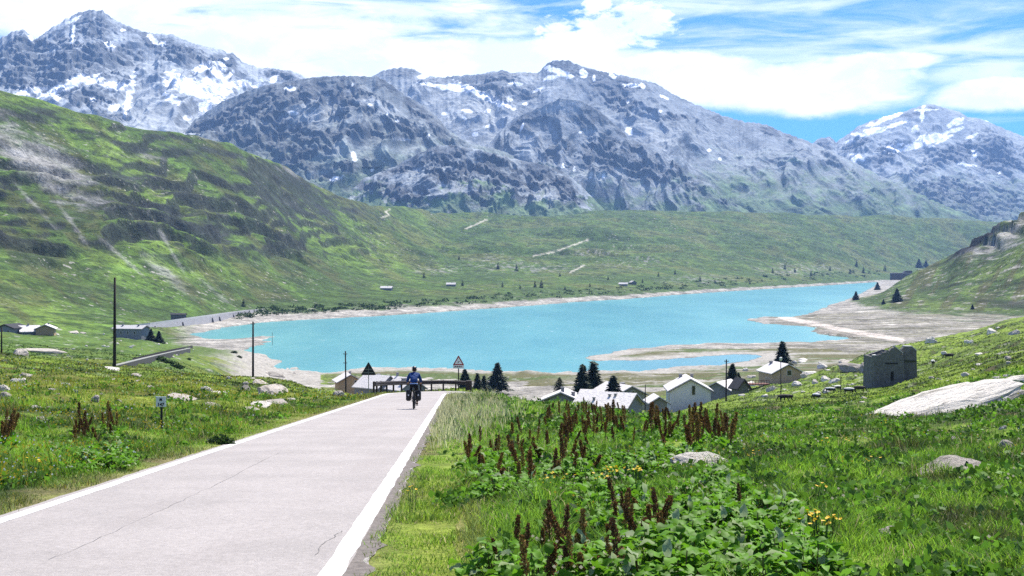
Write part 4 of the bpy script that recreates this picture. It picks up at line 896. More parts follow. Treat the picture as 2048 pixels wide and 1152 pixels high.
bm = bmesh.new(); prism(bm, [(zx(945), zz_(600)), (zx(962), zz_(600)), (zx(962), zz_(200)), (zx(945), zz_(220))], .7, 4.5); obj_bm('inner_wall', bm, M_DGREY, e); bm = bmesh.new(); prism(bm, [(zx(676), zz_(600)), (zx(696), zz_(600)), (zx(696), zz_(250)), (zx(676), zz_(250))], .7, 4.5); obj_bm('side_wall', bm, M_DGREY, e); bm = bmesh.new(); prism(bm, [(zx(1078), zz_(600)), (zx(1094), zz_(600)), (zx(1092), zz_(210)), (zx(1078), zz_(210))], 1.6, 4.5); obj_bm('side_wall', bm, M_DGREY, e)
bm = bmesh.new(); prism(bm, [(zx(a), zz_(b)) for a, b in [(682, 600), (1092, 600), (1092, 230), (960, 240), (860, 200), (690, 260)]], 4.5, 5.1); obj_bm('rear_wall', bm, M_DGREY, e)
bm = bmesh.new()
for a, b in [((865, 155), (942, 214)), ((1048, 160), (1092, 198)), ((975, 158), (1048, 160)), ((670, 238), (700, 236))]:
    y0 = 0 if a[0] < 950 else 1.0
    prism(bm, [(zx(a[0]), zz_(a[1])+.002), (zx(b[0]), zz_(b[1])+.002), (zx(b[0]), zz_(b[1])+.12), (zx(a[0]), zz_(a[1])+.12)], y0-.05, y0+.7)
obj_bm('coping', bm, M_SLATE, e)
bm = bmesh.new(); box(bm, ((zx(775)+zx(895))/2, -.004, zz_(306)), (zx(895)-zx(775), .05, .16)); obj_bm('slot_shade', bm, M_BLACK, e)  # black panel on the wall stands for the shade inside the slot
bm = bmesh.new(); box(bm, ((zx(830)+zx(856))/2, -.004, (zz_(380)+zz_(465))/2), (zx(856)-zx(830), .05, zz_(380)-zz_(465))); obj_bm('doorway_shade', bm, M_BLACK, e)  # door gap is a black panel too, its inner shade put in as colour
bm = bmesh.new(); box(bm, ((zx(960)+zx(1090))/2, .97, zz_(290)), (zx(1090)-zx(962), .08, .16)); obj_bm('lintel', bm, M_GLASS, e)

# ------------------------------------------------------------------ conifers
M_BARK = mat('bark', (.05, .035, .025), .9, var=.3, scale=6)
M_NEEDLE = mat('dark_needles', (.016, .030, .014), .7, .2, attr=True, trans=.15)
def conifer_mesh(name, levels, per, tuft, seed, rx=.26, full=.0):
    r_ = np.random.default_rng(seed); V = []; Fc = []; St = []; Cc = []
    for k in range(levels):
        t_ = (k+.3)/levels; z0 = .07+.92*t_; Rr = rx*((1-t_)**.85+.03)*(1+.18*r_.standard_normal()) if not full else rx*math.sin(math.pi*min(.98, .25+.75*t_))**.7*(1+.1*r_.standard_normal())
        nb = max(4, int(per*(.45+.55*(1-t_))))
        for b in range(nb):
            a = 2*math.pi*(b+r_.random())/nb; rr = Rr*(.72+.45*r_.random())
            for j in range(tuft):
                f = (j+.4+.4*r_.random())/tuft; rad = rr*f; z = z0-.10*f*f*rx*4*.5+.012*r_.standard_normal()
                c = np.array([rad*math.cos(a), rad*math.sin(a), z]); s_ = (.036+.042*(1-t_))*(1.15-.4*f)*(1.6 if tuft < 4 else 1)
                d_ = np.array([math.cos(a+r_.normal()*.7), math.sin(a+r_.normal()*.7), -.35+.3*r_.normal()]); w_ = np.array([-d_[1], d_[0], .4*r_.normal()])
                n0 = len(V); V += [c-w_*s_*.55, c+w_*s_*.55, c+d_*s_*1.7+w_*s_*.18, c+d_*s_*1.7-w_*s_*.18]; St.append(len(Fc)); Fc += [n0, n0+1, n0+2, n0+3]
                g = .75+.6*r_.random(); Cc += [np.array([.020, .036, .017])*g]*4
    me = mesh_raw(name, np.array(V), Fc, St, M_NEEDLE, np.array(Cc)); return me
def make_conifer(label, seed, levels=20, per=12, tuft=6, rx=.24, name='fir_tree', full=0):
    e = empty(name, (0, 0, -500), 0, label, 'fir tree')
    bm = bmesh.new(); tube(bm, [(0, 0, -.06), (0, 0, .3), (0, 0, .97)], [.020, .014, .002], 7); obj_bm('trunk', bm, M_BARK, e)
    c = conifer_mesh('crown', levels, per, tuft, seed, rx, full); c.parent = e; return e
firs = [make_conifer('x', 1, 24, 18, 7, .25), make_conifer('x', 2, 22, 14, 6, .20), make_conifer('x', 3, 22, 18, 7, .33)]
small_firs = [make_conifer('x', 5, 9, 7, 3, .26), make_conifer('x', 6, 9, 7, 3, .22)]
used = set()
def fir(kind, px, top, base, d, label, grp=None, wide=1.0, far=False):
    src = kind
    if far:
        p = hit(px, base, H_far, 450, 4300); d = p.y
    else: p = P(px, base, d); p.z = min(p.z, max(p.z-3, ground_at(p.x, d)))
    h = zof(top, d)-p.z
    o = link_copy(src); o.location = p; o.scale = (h*wide, h*wide, h); o.rotation_euler = (0, 0, random.uniform(0, 6.3)); o['label'] = label; o['category'] = 'fir tree'
    if grp: o['group'] = grp
    return o
fir(firs[0], 1165, 727, 794, 268, 'left one of the two tall dark firs behind the dock plants')
fir(firs[1], 1187, 721, 794, 276, 'tallest thin fir with ragged tip, right beside its dark neighbour', wide=1.25)
fir(firs[0], 1227, 749, 803, 247, 'broad dark fir standing left of the pale roofs', wide=1.15)
fir(firs[2], 995, 724, 760, 385, 'bushy green fir above the grassy bank right of the bend sign', wide=1.25)
fir(firs[0], 930, 737, 770, 330, 'small dark fir right beside the bend sign pole', wide=1.2)
fir(firs[1], 955, 745, 768, 336, 'thin little fir between two bushier firs', wide=1.2)
fir(firs[2], 968, 750, 768, 340, 'stunted bushy fir next to the thin little one', wide=1.1)
fir(firs[2], 1565, 681, 735, 335, 'big dark spreading fir behind the beige house', wide=1.1)
fir(firs[2], 1465, 726, 760, 300, 'rounded green fir beside the pole with the crossarm', wide=1.1)
fir(firs[0], 1477, 744, 762, 302, 'small fir tucked against the rounded green fir')
fir(firs[2], 302, 657, 676, 515, 'left dark fir at the end of the long building', wide=1.2)
fir(firs[2], 318, 661, 676, 515, 'right dark fir near the end of the long building', wide=1.2)
rb = make_conifer('round dark bushy tree behind the roof with four chimneys', 9, 16, 16, 5, .36, 'round_tree', 1); rb['category'] = 'tree'
h = (790-748)/F*255; rb.location = P(1119, 795, 255); rb.scale = (h, h, h)
for px, top, base, lab in [(1712, 582, 600, 'dark shoreline fir leaning over the blue water by the right hill'), (1755, 564, 580, 'small fir highest on the pale shoreline rocks of the right hill'), (1794, 576, 604, 'dark fir on the lower slope of the right hill'), (1767, 598, 609, 'tiny fir just above the sandy flats'), (1838, 517, 536, 'dense dark fir clump on the skyline of the right hill'), (1852, 520, 534, 'small fir beside the dense clump on the right hill skyline'), (1945, 608, 618, 'tiny dark bush tree at the foot of the right hill')]:
    fir(firs[2], px, top, base, 0, lab, far=True, wide=1.2)
FT_ALL = [(848,545,556),(996,525,538),(1033,528,542),(1051,540,549),(1005,564,574),(1070,562,575),(1083,560,576),(1216,535,548),(1216,552,560),(487,598,613),(630,607,617),(1683,530,546),(1713,520,533),(1727,533,546),(1660,532,541),(1742,528,541),(1590,535,545),(1545,536,546),(1317,545,553),(798,572,582),(925,560,572),(1040,570,578),(1120,545,553),(950,505,512),(918,512,519),(1400,552,562),(1430,558,566),(1480,548,558),(1622,541,552),(1770,530,542),(1570,528,538),(1640,545,553),(1285,558,566),(1180,566,574),(1350,540,549),(700,606,614),(1130,572,580),(1500,560,568),(1700,538,548),(690,590,597)]
FT = [f_ for i_, f_ in enumerate(FT_ALL) if i_ % 4 != 3]
for px, top, base in FT: fir(small_firs[random.randrange(2)], px, top-1, base, 0, 'tiny dark fir dotted on the slope above the far shore', 'tiny firs across the lake', 1.0, True)
for f in firs+small_firs:
    for ch in list(f.children): bpy.data.objects.remove(ch)
    bpy.data.objects.remove(f)

# ------------------------------------------------------------------ leaf cloud helper (shrubs, plants)
def quads(c, d_, w_, ln, wd):
    """leaf-shaped quads: centre base c, direction d_, side w_"""
    a = c; b = c+d_*(ln*.5)[:, None]+w_*(wd*.5)[:, None]; t_ = c+d_*ln[:, None]; e_ = c+d_*(ln*.5)[:, None]-w_*(wd*.5)[:, None]
    return np.stack([a, b, t_, e_], 1).reshape(-1, 3)
def leaf_cloud(name, cen, rad, n, size, col, m, seed, flat=.7):
    r_ = np.random.default_rng(seed); N = len(cen)*n
    v = r_.standard_normal((N, 3)); v /= np.linalg.norm(v, axis=1)[:, None]; v *= (r_.random(N)**.4)[:, None]; v[:, 2] = np.abs(v[:, 2])*flat
    c = np.repeat(cen, n, 0)+v*np.repeat(rad, n)[:, None]
    d_ = r_.standard_normal((N, 3)); d_ /= np.linalg.norm(d_, axis=1)[:, None]; w_ = np.cross(d_, r_.standard_normal((N, 3))); w_ /= np.linalg.norm(w_, axis=1)[:, None]
    s_ = np.repeat(size, n)*(.6+.8*r_.random(N)); V = quads(c, d_, w_, s_, s_*.8)
    C_ = np.repeat(np.repeat(col, n, 0)*(.6+.8*r_.random((N, 1))), 4, 0)
    return mesh_raw(name, V, np.arange(N*4), np.arange(0, N*4, 4), m, C_)
M_LEAF = mat('shrub_leaf', (.05, .09, .02), .7, .2, attr=True, trans=.3)
cen = []; 
for k in range(340):
    px = random.uniform(470, 1760); 
    if random.random() < .25: px = random.uniform(470, 800)
    sy = lin(px, SHORE); py = sy-random.choice([11, 12, 13, 14, 15, 16, 18, 21])*(1.1-.4*(px-470)/1300)
    d_ = 104000/(sy-HY)*random.uniform(1.045, 1.14)
    x_ = (px-CX)/F*d_; cen.append((x_, d_))
cen = np.array(cen); zc = H_far(cen[:, 0], cen[:, 1]); rad = rng.uniform(1.6, 4.2, len(cen))*(.7+cen[:, 1]/2600)
cc_ = np.stack([cen[:, 0], cen[:, 1], zc-.2*rad], 1); g = C3(.032, .060, .018)*(.7+.7*rng.random((len(cen), 1)))
tag(leaf_cloud('shrubbery', cc_, rad, 46, rad*.34, g, M_LEAF, 3), 'dark green scrub lining the far shore above the bare bank', 'shrubs', kind='stuff')
# low green bushes by the lower road, one thing each
for k, (px, py, w_, lab) in enumerate([(352, 733, 22, 'dark green bush at the left end of the near beach'), (338, 724, 16, 'green bush just above the lower beach bush'), (322, 718, 18, 'leftmost green bush below the lower road'), (378, 716, 7, 'lone dark bush in the grass above the near beach'), (450, 694, 16, 'dark bush on the grassy knoll of the near beach'), (468, 703, 10, 'small bush at the right end of the beach knoll'), (478, 712, 9, 'tiny bush lowest on the beach knoll'), (430, 690, 12, 'bush topping the grassy knoll'), (443, 886, 40, 'dark leafy bush touching the left white line of the road')]):
    p = hit(px, py+3, d0=(20 if py > 800 else 240), d1=640); r_ = w_/F*p.y*.62
    o = leaf_cloud('bush', np.array([(0, 0, 0), (r_*.6, 0, -.1*r_), (-.6*r_, .2*r_, -.1*r_)]), np.array([r_*.8, r_*.6, r_*.6]), 150, np.full(3, r_*.26), np.tile(C3(.030, .062, .016), (3, 1)), M_LEAF, 40+k, 1.0); o.location = p; tag(o, lab, 'bush')

# ------------------------------------------------------------------ rocks
M_ROCKS = []
for k, c in enumerate([(.68, .63, .55), (.50, .45, .385), (.30, .275, .24)]):
    m = bpy.data.materials.new('lichened_rock'); m.use_nodes = True; q = NT(m.node_tree); bs = m.node_tree.nodes['Principled BSDF']; tcn = q.n('ShaderNodeTexCoord'); ob = tcn.outputs['Object']
    a1 = q.noise(ob, 2.2, 7, .7); a2 = q.noise(ob, 7.0, 6, .75)
    cx_ = q.mix(q.ramp(a1, .50, .66), (*c, 1), (c[0]*.42, c[1]*.42, c[2]*.40, 1)); cx_ = q.mix(q.m('MULTIPLY', q.ramp(a2, .56, .66), .75), cx_, (c[0]*.3, c[1]*.29, c[2]*.27, 1))
    q.L.new(cx_, bs.inputs['Base Color']); bs.inputs['Roughness'].default_value = .95; bs.inputs['Specular IOR Level'].default_value = .15
    b = q.n('ShaderNodeBump'); b.inputs['Strength'].default_value = .9; b.inputs['Distance'].default_value = .12; q.L.new(q.m('ADD', a1, a2), b.inputs['Height']); q.L.new(b.outputs[0], bs.inputs['Normal']); M_ROCKS.append(m)
def rock_mesh(seed, sub=4, sharp=1.0):
    bm = bmesh.new(); bmesh.ops.create_icosphere(bm, subdivisions=sub, radius=1); co = np.array([v.co for v in bm.verts]); r_ = np.random.default_rng(seed)
    for k in range(13):                                   # plane cuts give facets
        n_ = r_.standard_normal(3); n_ /= np.linalg.norm(n_); h_ = .52+.38*r_.random(); d_ = co@n_; co = co-np.clip(d_-h_, 0, None)[:, None]*n_*sharp*.92
    co = co*(1+.10*fbm(co[:, 0]*1.6+seed, co[:, 1]*1.6+co[:, 2]*1.3, 4, seed)+.05*fbm(co[:, 0]*5+co[:, 2]*3, co[:, 1]*5-co[:, 2]*4, 3, seed+3))[:, None]
    for v, c in zip(bm.verts, co): v.co = c
    me = bpy.data.meshes.new('rock'); bm.to_mesh(me); bm.free(); me.polygons.foreach_set('use_smooth', np.zeros(len(me.polygons), bool)); return me
RM = [rock_mesh(300+k) for k in range(7)]
def rock(px, py, w, h, label, mk=0, grp=None, name='boulder', dp=1.0, tilt=0.0, var=None, d0=6, yaw=None, lift=.0):
    p = hit(px, py, d0=d0); k = p.y/F; me = RM[var if var is not None else random.randrange(len(RM))].copy(); me.materials.clear(); me.materials.append(M_ROCKS[mk])
    o = bpy.data.objects.new(name, me); COL.objects.link(o); fl = h < w*.45; o.scale = (w*k*.60, max(w*k*.5*dp, h*k), h*k*(.46 if fl else .80))
    o.location = (p.x, p.y+h*k*.3, p.z+h*k*(.06+lift)); o.rotation_euler = (.22 if h < w*.45 else random.uniform(-.15, .15), tilt, random.uniform(-.35, .35) if yaw is None else yaw)
    return tag(o, label, 'rock', grp)
# left meadow
rock(62, 702, 118, 11, 'long flat pale slab on the crest of the left meadow', 1, dp=.22, tilt=.05, d0=9, var=2, yaw=0)
for a in [(42, 711, 32, 18, 'pale cap stone on dark feet below the long slab', 1, 0), (35, 764, 36, 15, 'bright jagged stone at the left edge below the crest', 0, 0), (50, 752, 26, 5, 'thin flat stone above the bright jagged one', 1, 0), (6, 782, 22, 14, 'upper pale stone cut by the left edge of the photo', 0, 0), (10, 796, 26, 14, 'lower grey stone cut by the left edge of the photo', 1, 0), (188, 804, 22, 16, 'pointed grey stone in the grass left of the kilometre marker', 1, 0), (236, 804, 16, 7, 'low pale stone between the pointed stone and the marker', 1, 0), (70, 816, 24, 8, 'low whitish stone above the reddish grass patch', 0, 0), (78, 840, 34, 8, 'flat brownish stone above the left dock plants', 1, .15), (12, 838, 18, 8, 'flat stone at the left edge above the dock plants', 1, 0),
          (368, 802, 66, 15, 'long grey rock slab just right of the kilometre marker', 1, .22), (425, 812, 34, 8, 'tail piece of the long slab by the marker', 1, .2), (412, 784, 26, 13, 'square pale block in the middle of the left meadow', 0, 0), (440, 787, 36, 8, 'flat pale slab joined to the square block', 0, .03), (545, 786, 64, 26, 'largest grey outcrop sloping down near the road', 1, .45), (490, 782, 26, 14, 'rounded grey stone at the left foot of the largest outcrop', 2, 0), (518, 767, 36, 10, 'top ledge of the largest outcrop', 1, .15), (548, 806, 44, 11, 'low grey stone under the largest outcrop', 1, 0), (518, 812, 56, 7, 'flat pale stone sunk in grass under the outcrop', 0, .05), (500, 820, 34, 6, 'small flat stone nearest the road below the outcrop', 1, .1), (221, 740, 34, 10, 'pale flat stone at the foot of the tall pole', 0, .2), (272, 752, 20, 7, 'small stone right of the tall pole', 1, .2), (676, 792, 24, 13, 'grey stone at the road verge near the crest', 1, .2), (548, 752, 40, 13, 'dark rounded rock right of the beach pole', 2, 0), (582, 800, 16, 6, 'tiny pale stone right of the largest outcrop', 0, 0), (300, 775, 18, 6, 'small half buried stone above the kilometre marker', 1, 0), (130, 770, 24, 6, 'half buried stone in the middle of the left crest', 1, 0)]:
    rock(a[0], a[1], a[2], a[3], a[4], a[5], tilt=a[6], d0=9)
# right slope
rock(1408, 940, 112, 40, 'big pale rounded boulder behind the leafy plants', 0, dp=.8, var=6, lift=.28)
rock(1895, 945, 120, 24, 'long low rock ridge in the right grass', 1, tilt=-.28, var=2)
rock(2020, 898, 34, 24, 'grey stone in a hollow at the right edge', 1); rock(1790, 1082, 56, 38, 'flat tan stone near the dark hollow', 1, tilt=-.4); rock(1780, 1013, 28, 12, 'whitish stone above the dark hollow', 0); rock(1783, 1046, 22, 14, 'bright little stone left of the dark hollow', 0); rock(1748, 1056, 16, 12, 'smallest white stone left of the dark hollow', 0); rock(1800, 980, 26, 16, 'brownish stone under the long rock ridge', 1); rock(1720, 936, 40, 8, 'thin flat stone sunk in the middle of the right grass', 1)
rock(1712, 738, 62, 26, 'large dark topped boulder left of the ruined hut', 2, d0=150); rock(1690, 726, 30, 12, 'pale stone on the left shoulder of the large boulder', 1, d0=150); rock(1735, 742, 36, 20, 'dark rock pressed against the ruined hut', 2, d0=150); rock(1985, 640, 60, 12, 'long pale slab on the crest of the right slope', 0, tilt=-.2, d0=150); rock(1622, 748, 28, 10, 'white stone at the corner of the beige house', 0, d0=150); rock(1608, 752, 20, 8, 'smaller white stone by the beige house', 0, d0=150)
o = rock(1908, 820, 335, 46, 'huge smooth pale slab of bedrock on the right slope', 0, dp=.52, tilt=-.28, var=4, yaw=.12, lift=.1)
o.rotation_euler.x = .34; o.scale.z *= .8
rock(2075, 765, 120, 40, 'upper end of the huge pale slab at the right edge', 0, dp=.5, tilt=-.2, var=5)
for k in range(88):
    px = random.uniform(1480, 2046); lo = 648+max(0, (2046-px))*.14; py = random.uniform(lo, 1120 if k < 36 else 800) 
    if 1735 < px < 1850 and 680 < py < 790: continue
    w_ = random.uniform(7, 24); rock(px, py, w_, w_*random.uniform(.35, .6), 'small pale stone half sunk in the grass of the right slope', random.choice([0, 0, 1]), 'small stones on the right slope', 'stone', d0=20)
for k in range(26):
    px = random.uniform(10, 660); py = random.uniform(740, 850); w_ = random.uniform(7, 18)
    if py > 780+(660-px)*.26: continue
    rock(px, py, w_, w_*random.uniform(.3, .5), 'small grey stone half sunk in the left meadow', 1, 'small stones in the left meadow', 'stone', d0=12)
for k in range(30):
    px = random.uniform(100, 420); py = random.uniform(668, 722); w_ = random.uniform(3, 9); rock(px, py, w_, w_*.5, 'pale stone scattered on the green valley floor', 0, 'stones on the valley floor', 'stone', d0=170)
rock(576, 731, 10, 5, 'dark rock standing in the water off the near beach', 2, d0=300); rock(144, 666, 22, 8, 'grey rubble heap right of the ochre house', 1, d0=300); rock(166, 667, 14, 6, 'smaller grey rubble heap right of the ochre house', 1, d0=300)
# ------------------------------------------------------------------ bodies by skin modifier
def skin_body(name, chains, m, parent=None, sub=2, root=0):
    """chains: list of lists of (co, radius); a chain may start with an int = index of an existing vertex"""
    V, E, Rd, key = [], [], [], {}
    def vid(c, r_):
        k = tuple(round(x, 4) for x in c)
        if k not in key: key[k] = len(V); V.append(c); Rd.append(r_)
        return key[k]
    for ch in chains:
        ids = [vid(c, r_) for c, r_ in ch]; E += list(zip(ids, ids[1:]))
    me = bpy.data.meshes.new(name); me.from_pydata(V, E, []); o = bpy.data.objects.new(name, me); COL.objects.link(o)
    md = o.modifiers.new('skin', 'SKIN'); md.use_smooth_shade = True
    if not me.skin_vertices: 
        bpy.context.view_layer.objects.active = o; bpy.ops.mesh.customdata_skin_add()
    for i, r_ in enumerate(Rd): me.skin_vertices[0].data[i].radius = (r_, r_) if not hasattr(r_, '__len__') else r_
    me.skin_vertices[0].data[root].use_root = True
    sb = o.modifiers.new('sub', 'SUBSURF'); sb.levels = sub; sb.render_levels = sub
    me.materials.append(m)
    if parent: o.parent = parent
    return o
def bake(o):
    dg = bpy.context.evaluated_depsgraph_get(); me = bpy.data.meshes.new_from_object(o.evaluated_get(dg)); old = o.data; o.modifiers.clear(); o.data = me; bpy.data.meshes.remove(old); return o
M_TYRE = mat('black_rubber', (.012, .012, .013), .8, .3); M_RIM = mat('dark_alloy', (.05, .05, .055), .4, .5, metal=.6); M_FRAMEB = mat('black_frame', (.014, .014, .016), .4, .5)
M_SKIN = mat('skin', (.52, .30, .21), .6, .3); M_BLUE = mat('blue_jacket', (.006, .038, .15), .75, .2, var=.3, scale=7, bump=.5, bscale=9); M_LBLUE = mat('light_blue_hem', (.22, .34, .62), .8); M_TIGHTS = mat('black_tights', (.010, .010, .012), .8, .2); M_SHOE = mat('dark_shoe', (.014, .014, .016), .7); M_HELM = mat('black_helmet', (.010, .010, .012), .35, .5); M_PANN = mat('black_pannier', (.010, .011, .012), .55, .35, var=.2, scale=9); M_REFL = mat('reflector', (.60, .60, .58), .3, .6); M_HAIR = mat('brown_hair', (.035, .020, .012), .8)
dC = 53.3; xC = (828-CX)/F*dC; loc = Vector((xC, dC, road_z(xC, dC))); tilt = Matrix.Rotation(-math.atan(SL), 4, 'X')
def seat(name, label, cat, grp=None):
    e = empty(name, loc, 0, label, cat, grp); e.rotation_euler = (-math.atan(SL), 0, R(2)); return e
bk = seat('bicycle', 'black touring bicycle loaded with bags, ridden down the road', 'bicycle')
def torus(bm, c, Rr, r_, n=36, m_=8):
    g = []
    for i in range(n):
        a = 2*math.pi*i/n; g.append([bm.verts.new((c[0]+r_*math.cos(2*math.pi*j/m_), c[1]+(Rr+r_*math.sin(2*math.pi*j/m_))*math.cos(a), c[2]+(Rr+r_*math.sin(2*math.pi*j/m_))*math.sin(a))) for j in range(m_)])
    for i in range(n):
        for j in range(m_): bm.faces.new([g[i][j], g[(i+1) % n][j], g[(i+1) % n][(j+1) % m_], g[i][(j+1) % m_]])
for yw in (-.52, .55):
    bm = bmesh.new(); torus(bm, (0, yw, .352), .012, .02, 10, 6); w = obj_bm('wheel', bm, M_RIM, bk)
    bm = bmesh.new(); torus(bm, (0, yw, .352), .327, .025); obj_bm('tyre', bm, M_TYRE, w, True)
    bm = bmesh.new(); torus(bm, (0, yw, .352), .298, .012); [tube(bm, [(0.012*(-1)**k, yw, .352), (0, yw+.295*math.cos(k*math.pi/9), .352+.295*math.sin(k*math.pi/9))], .0018, 4, False) for k in range(18)]; obj_bm('rim', bm, M_RIM, w)
bm = bmesh.new()
for a, b, r_ in [((0, -.12, .30), (0, -.22, .86), .017), ((0, -.12, .30), (0, .34, .74), .019), ((0, -.20, .80), (0, .33, .82), .016), ((0, .34, .72), (0, .31, .98), .02), ((-.05, .35, .72), (-.05, .55, .352), .012), ((.05, .35, .72), (.05, .55, .352), .012), ((-.04, -.12, .30), (-.06, -.52, .352), .011), ((.04, -.12, .30), (.06, -.52, .352), .011), ((-.03, -.20, .78), (-.06, -.52, .352), .009), ((.03, -.20, .78), (.06, -.52, .352), .009)]: tube(bm, [a, b], r_, 8)
obj_bm('frame', bm, M_FRAMEB, bk)
bm = bmesh.new(); tube(bm, [(-.30, .26, 1.02), (-.18, .33, 1.03), (0, .36, 1.03), (.18, .33, 1.03), (.30, .26, 1.02)], .015, 8); obj_bm('handlebar', bm, M_FRAMEB, bk)
bm = bmesh.new(); bmesh.ops.create_uvsphere(bm, u_segments=12, v_segments=8, radius=1); [setattr(v, 'co', Vector((v.co.x*.075*(1.1-.5*(v.co.y > 0)*v.co.y), -.24+v.co.y*.14, .91+v.co.z*.035))) for v in bm.verts]; obj_bm('saddle', bm, M_TYRE, bk, True)
bm = bmesh.new(); [tube(bm, [(s_*.07, -.28, .72), (s_*.07, -.72, .73), (s_*.07, -.74, .70)], .008, 6) for s_ in (-1, 1)]; [tube(bm, [(s_*.07, -.55, .73), (s_*.065, -.52, .36)], .007, 6) for s_ in (-1, 1)]; box(bm, (0, -.5, .738), (.13, .4, .012)); obj_bm('rear_rack', bm, M_FRAMEB, bk)
bm = bmesh.new(); torus(bm, (.06, -.12, .30), .095, .006, 24, 6); obj_bm('chainring', bm, M_RIM, bk)
for s_, dz_, dy_ in ((1, -.155, .06), (-1, .155, -.06)):
    bm = bmesh.new(); tube(bm, [(s_*.075, -.12, .30), (s_*.085, -.12+dy_, .30+dz_)], .011, 6); box(bm, (s_*.13, -.12+dy_, .30+dz_), (.09, .07, .022)); obj_bm('pedal', bm, M_RIM, bk)
bm = bmesh.new()
for k in range(9):
    a0, a1 = [R(15+k*16.25), R(15+(k+1)*16.25)]
    vs = [bm.verts.new((x_, -.52+.368*math.cos(a)*-1 if False else -.52-.368*math.cos(a), .352+.368*math.sin(a))) for a in (a0, a1) for x_ in (-.03, .03)]; bm.faces.new([vs[0], vs[1], vs[3], vs[2]])
obj_bm('mudguard', bm, M_FRAMEB, bk)
for s_, lab in ((-1, 'black bag hanging on the left of the bicycle rack, pale reflector'), (1, 'black bag hanging on the right of the bicycle rack, pale reflector')):
    e = seat('pannier_bag', lab, 'bag'); bm = bmesh.new(); box(bm, (s_*.20, -.52, .55), (.21, .30, .42)); bmesh.ops.subdivide_edges(bm, edges=bm.edges[:], cuts=1); bmesh.ops.bevel(bm, geom=[x for x in bm.edges if len(x.link_faces) == 2 and x.calc_face_angle() > .5], offset=.075, segments=4, affect='EDGES', profile=.5); obj_bm('bag_body', bm, M_PANN, e, True)
    bm = bmesh.new(); tube(bm, [(s_*.20, -.674, .58), (s_*.20, -.682, .58)], .030, 12); obj_bm('reflector', bm, M_REFL, e)
    bm = bmesh.new(); box(bm, (s_*.20, -.52, .765), (.17, .26, .03)); obj_bm('closure', bm, M_PANN, e)
# rider, seen from behind: hips on the saddle, hands on the bar, head turned a little to the right
pr = seat('person', 'cyclist in a blue jacket and black helmet riding away down the road', 'person')
pel, wst, chs, nek = (0, -.23, 1.0), (0, -.17, 1.16), (0, -.03, 1.36), (0, .06, 1.47)
ft = {1: (.13, -.06, .20), -1: (-.13, -.18, .50)}
def hand(s_):
    pw = (s_*.27, .255, 1.06); ch = [[((s_*.275, .19, 1.075), .026), (pw, (.034, .020))]]
    for k, (o_, ln) in enumerate([(-.026, .8), (-.009, .95), (.009, .9), (.026, .7)]):
        a = (pw[0]+o_, pw[1]+.035, pw[2]+.004); ch.append([(pw, (.034, .020)), (a, .010), (a[:1][0:1]+(a[1]+.035*ln, a[2]-.012), .009), (a[:1][0:1]+(a[1]+.030*ln, a[2]-.042), .008)])
    ch.append([(pw, (.034, .020)), ((pw[0]-s_*.036, pw[1]+.01, pw[2]-.012), .011), ((pw[0]-s_*.040, pw[1]+.03, pw[2]-.038), .009)])
    return ch
body = [[(pel, .135), (wst, .125), (chs, .135), (nek, .060), ((.004, .09, 1.535), .058), ((.008, .12, 1.60), .088), ((.010, .125, 1.68), .080)]]
for s_ in (1, -1):
    sh, elb, wr = (s_*.17, .02, 1.40), (s_*.27, .04, 1.16), (s_*.275, .19, 1.075)
    body.append([(chs, .135), (sh, .062), (elb, .045), (wr, .026)]); body += hand(s_)
    hip = (s_*.09, -.22, .96); kn = (s_*.12, .13, .62) if s_ == 1 else (s_*.12, .18, .90); an = (ft[s_][0], ft[s_][1]-.06, ft[s_][2]+.06)
    body.append([(pel, .135), (hip, .090), (kn, .060), ((an[0], an[1]*.6+kn[1]*.4-.03, an[2]*.6+kn[2]*.4), .055), (an, .036), ((ft[s_][0], ft[s_][1]+.08, ft[s_][2]-.02), (.040, .028))])
bake(skin_body('body', body, M_SKIN, pr))
bake(skin_body('trousers', [[((0, -.20, 1.06), .138), (pel, .150)]]+[[(pel, .150), ((s_*.09, -.22, .96), .102), ((s_*.12, .13, .62) if s_ == 1 else (s_*.12, .18, .90), .070), ((ft[s_][0], (ft[s_][1]-.06)*.6+(.13 if s_ == 1 else .18)*.4-.03, (ft[s_][2]+.06)*.6+(.62 if s_ == 1 else .90)*.4), .064), ((ft[s_][0], ft[s_][1]-.055, ft[s_][2]+.075), .046)] for s_ in (1, -1)], M_TIGHTS, pr))
jk = bake(skin_body('jacket', [[((0, -.235, 1.03), (.175, .15)), (wst, (.165, .150)), (chs, (.175, .160)), ((0, .055, 1.46), .085)]]+[[(chs, (.175, .160)), ((s_*.175, .015, 1.40), .085), ((s_*.275, .035, 1.17), .068), ((s_*.278, .165, 1.09), .045)] for s_ in (1, -1)], M_BLUE, pr))
bm = bmesh.new(); tube(bm, [(0, -.245, 1.005), (0, -.24, 1.035)], [.165, .168], 20); obj_bm('jacket_hem', bm, M_LBLUE, pr, True)
for s_ in (1, -1): bake(skin_body('shoe', [[((ft[s_][0], ft[s_][1]-.085, ft[s_][2]+.035), .046), ((ft[s_][0], ft[s_][1], ft[s_][2]+.012), (.048, .040)), ((ft[s_][0], ft[s_][1]+.11, ft[s_][2]+.005), (.046, .032))]], M_SHOE, pr))
def ball(name, c, s, m, par, cut=None, seg=16):
    bm = bmesh.new(); bmesh.ops.create_uvsphere(bm, u_segments=seg, v_segments=seg//2+2, radius=1)
    if cut is not None: bmesh.ops.delete(bm, geom=[v for v in bm.verts if v.co.z < cut], context='VERTS')
    for v in bm.verts: v.co = Vector((c[0]+v.co.x*s[0], c[1]+v.co.y*s[1], c[2]+v.co.z*s[2]))
    return obj_bm(name, bm, m, par, True)
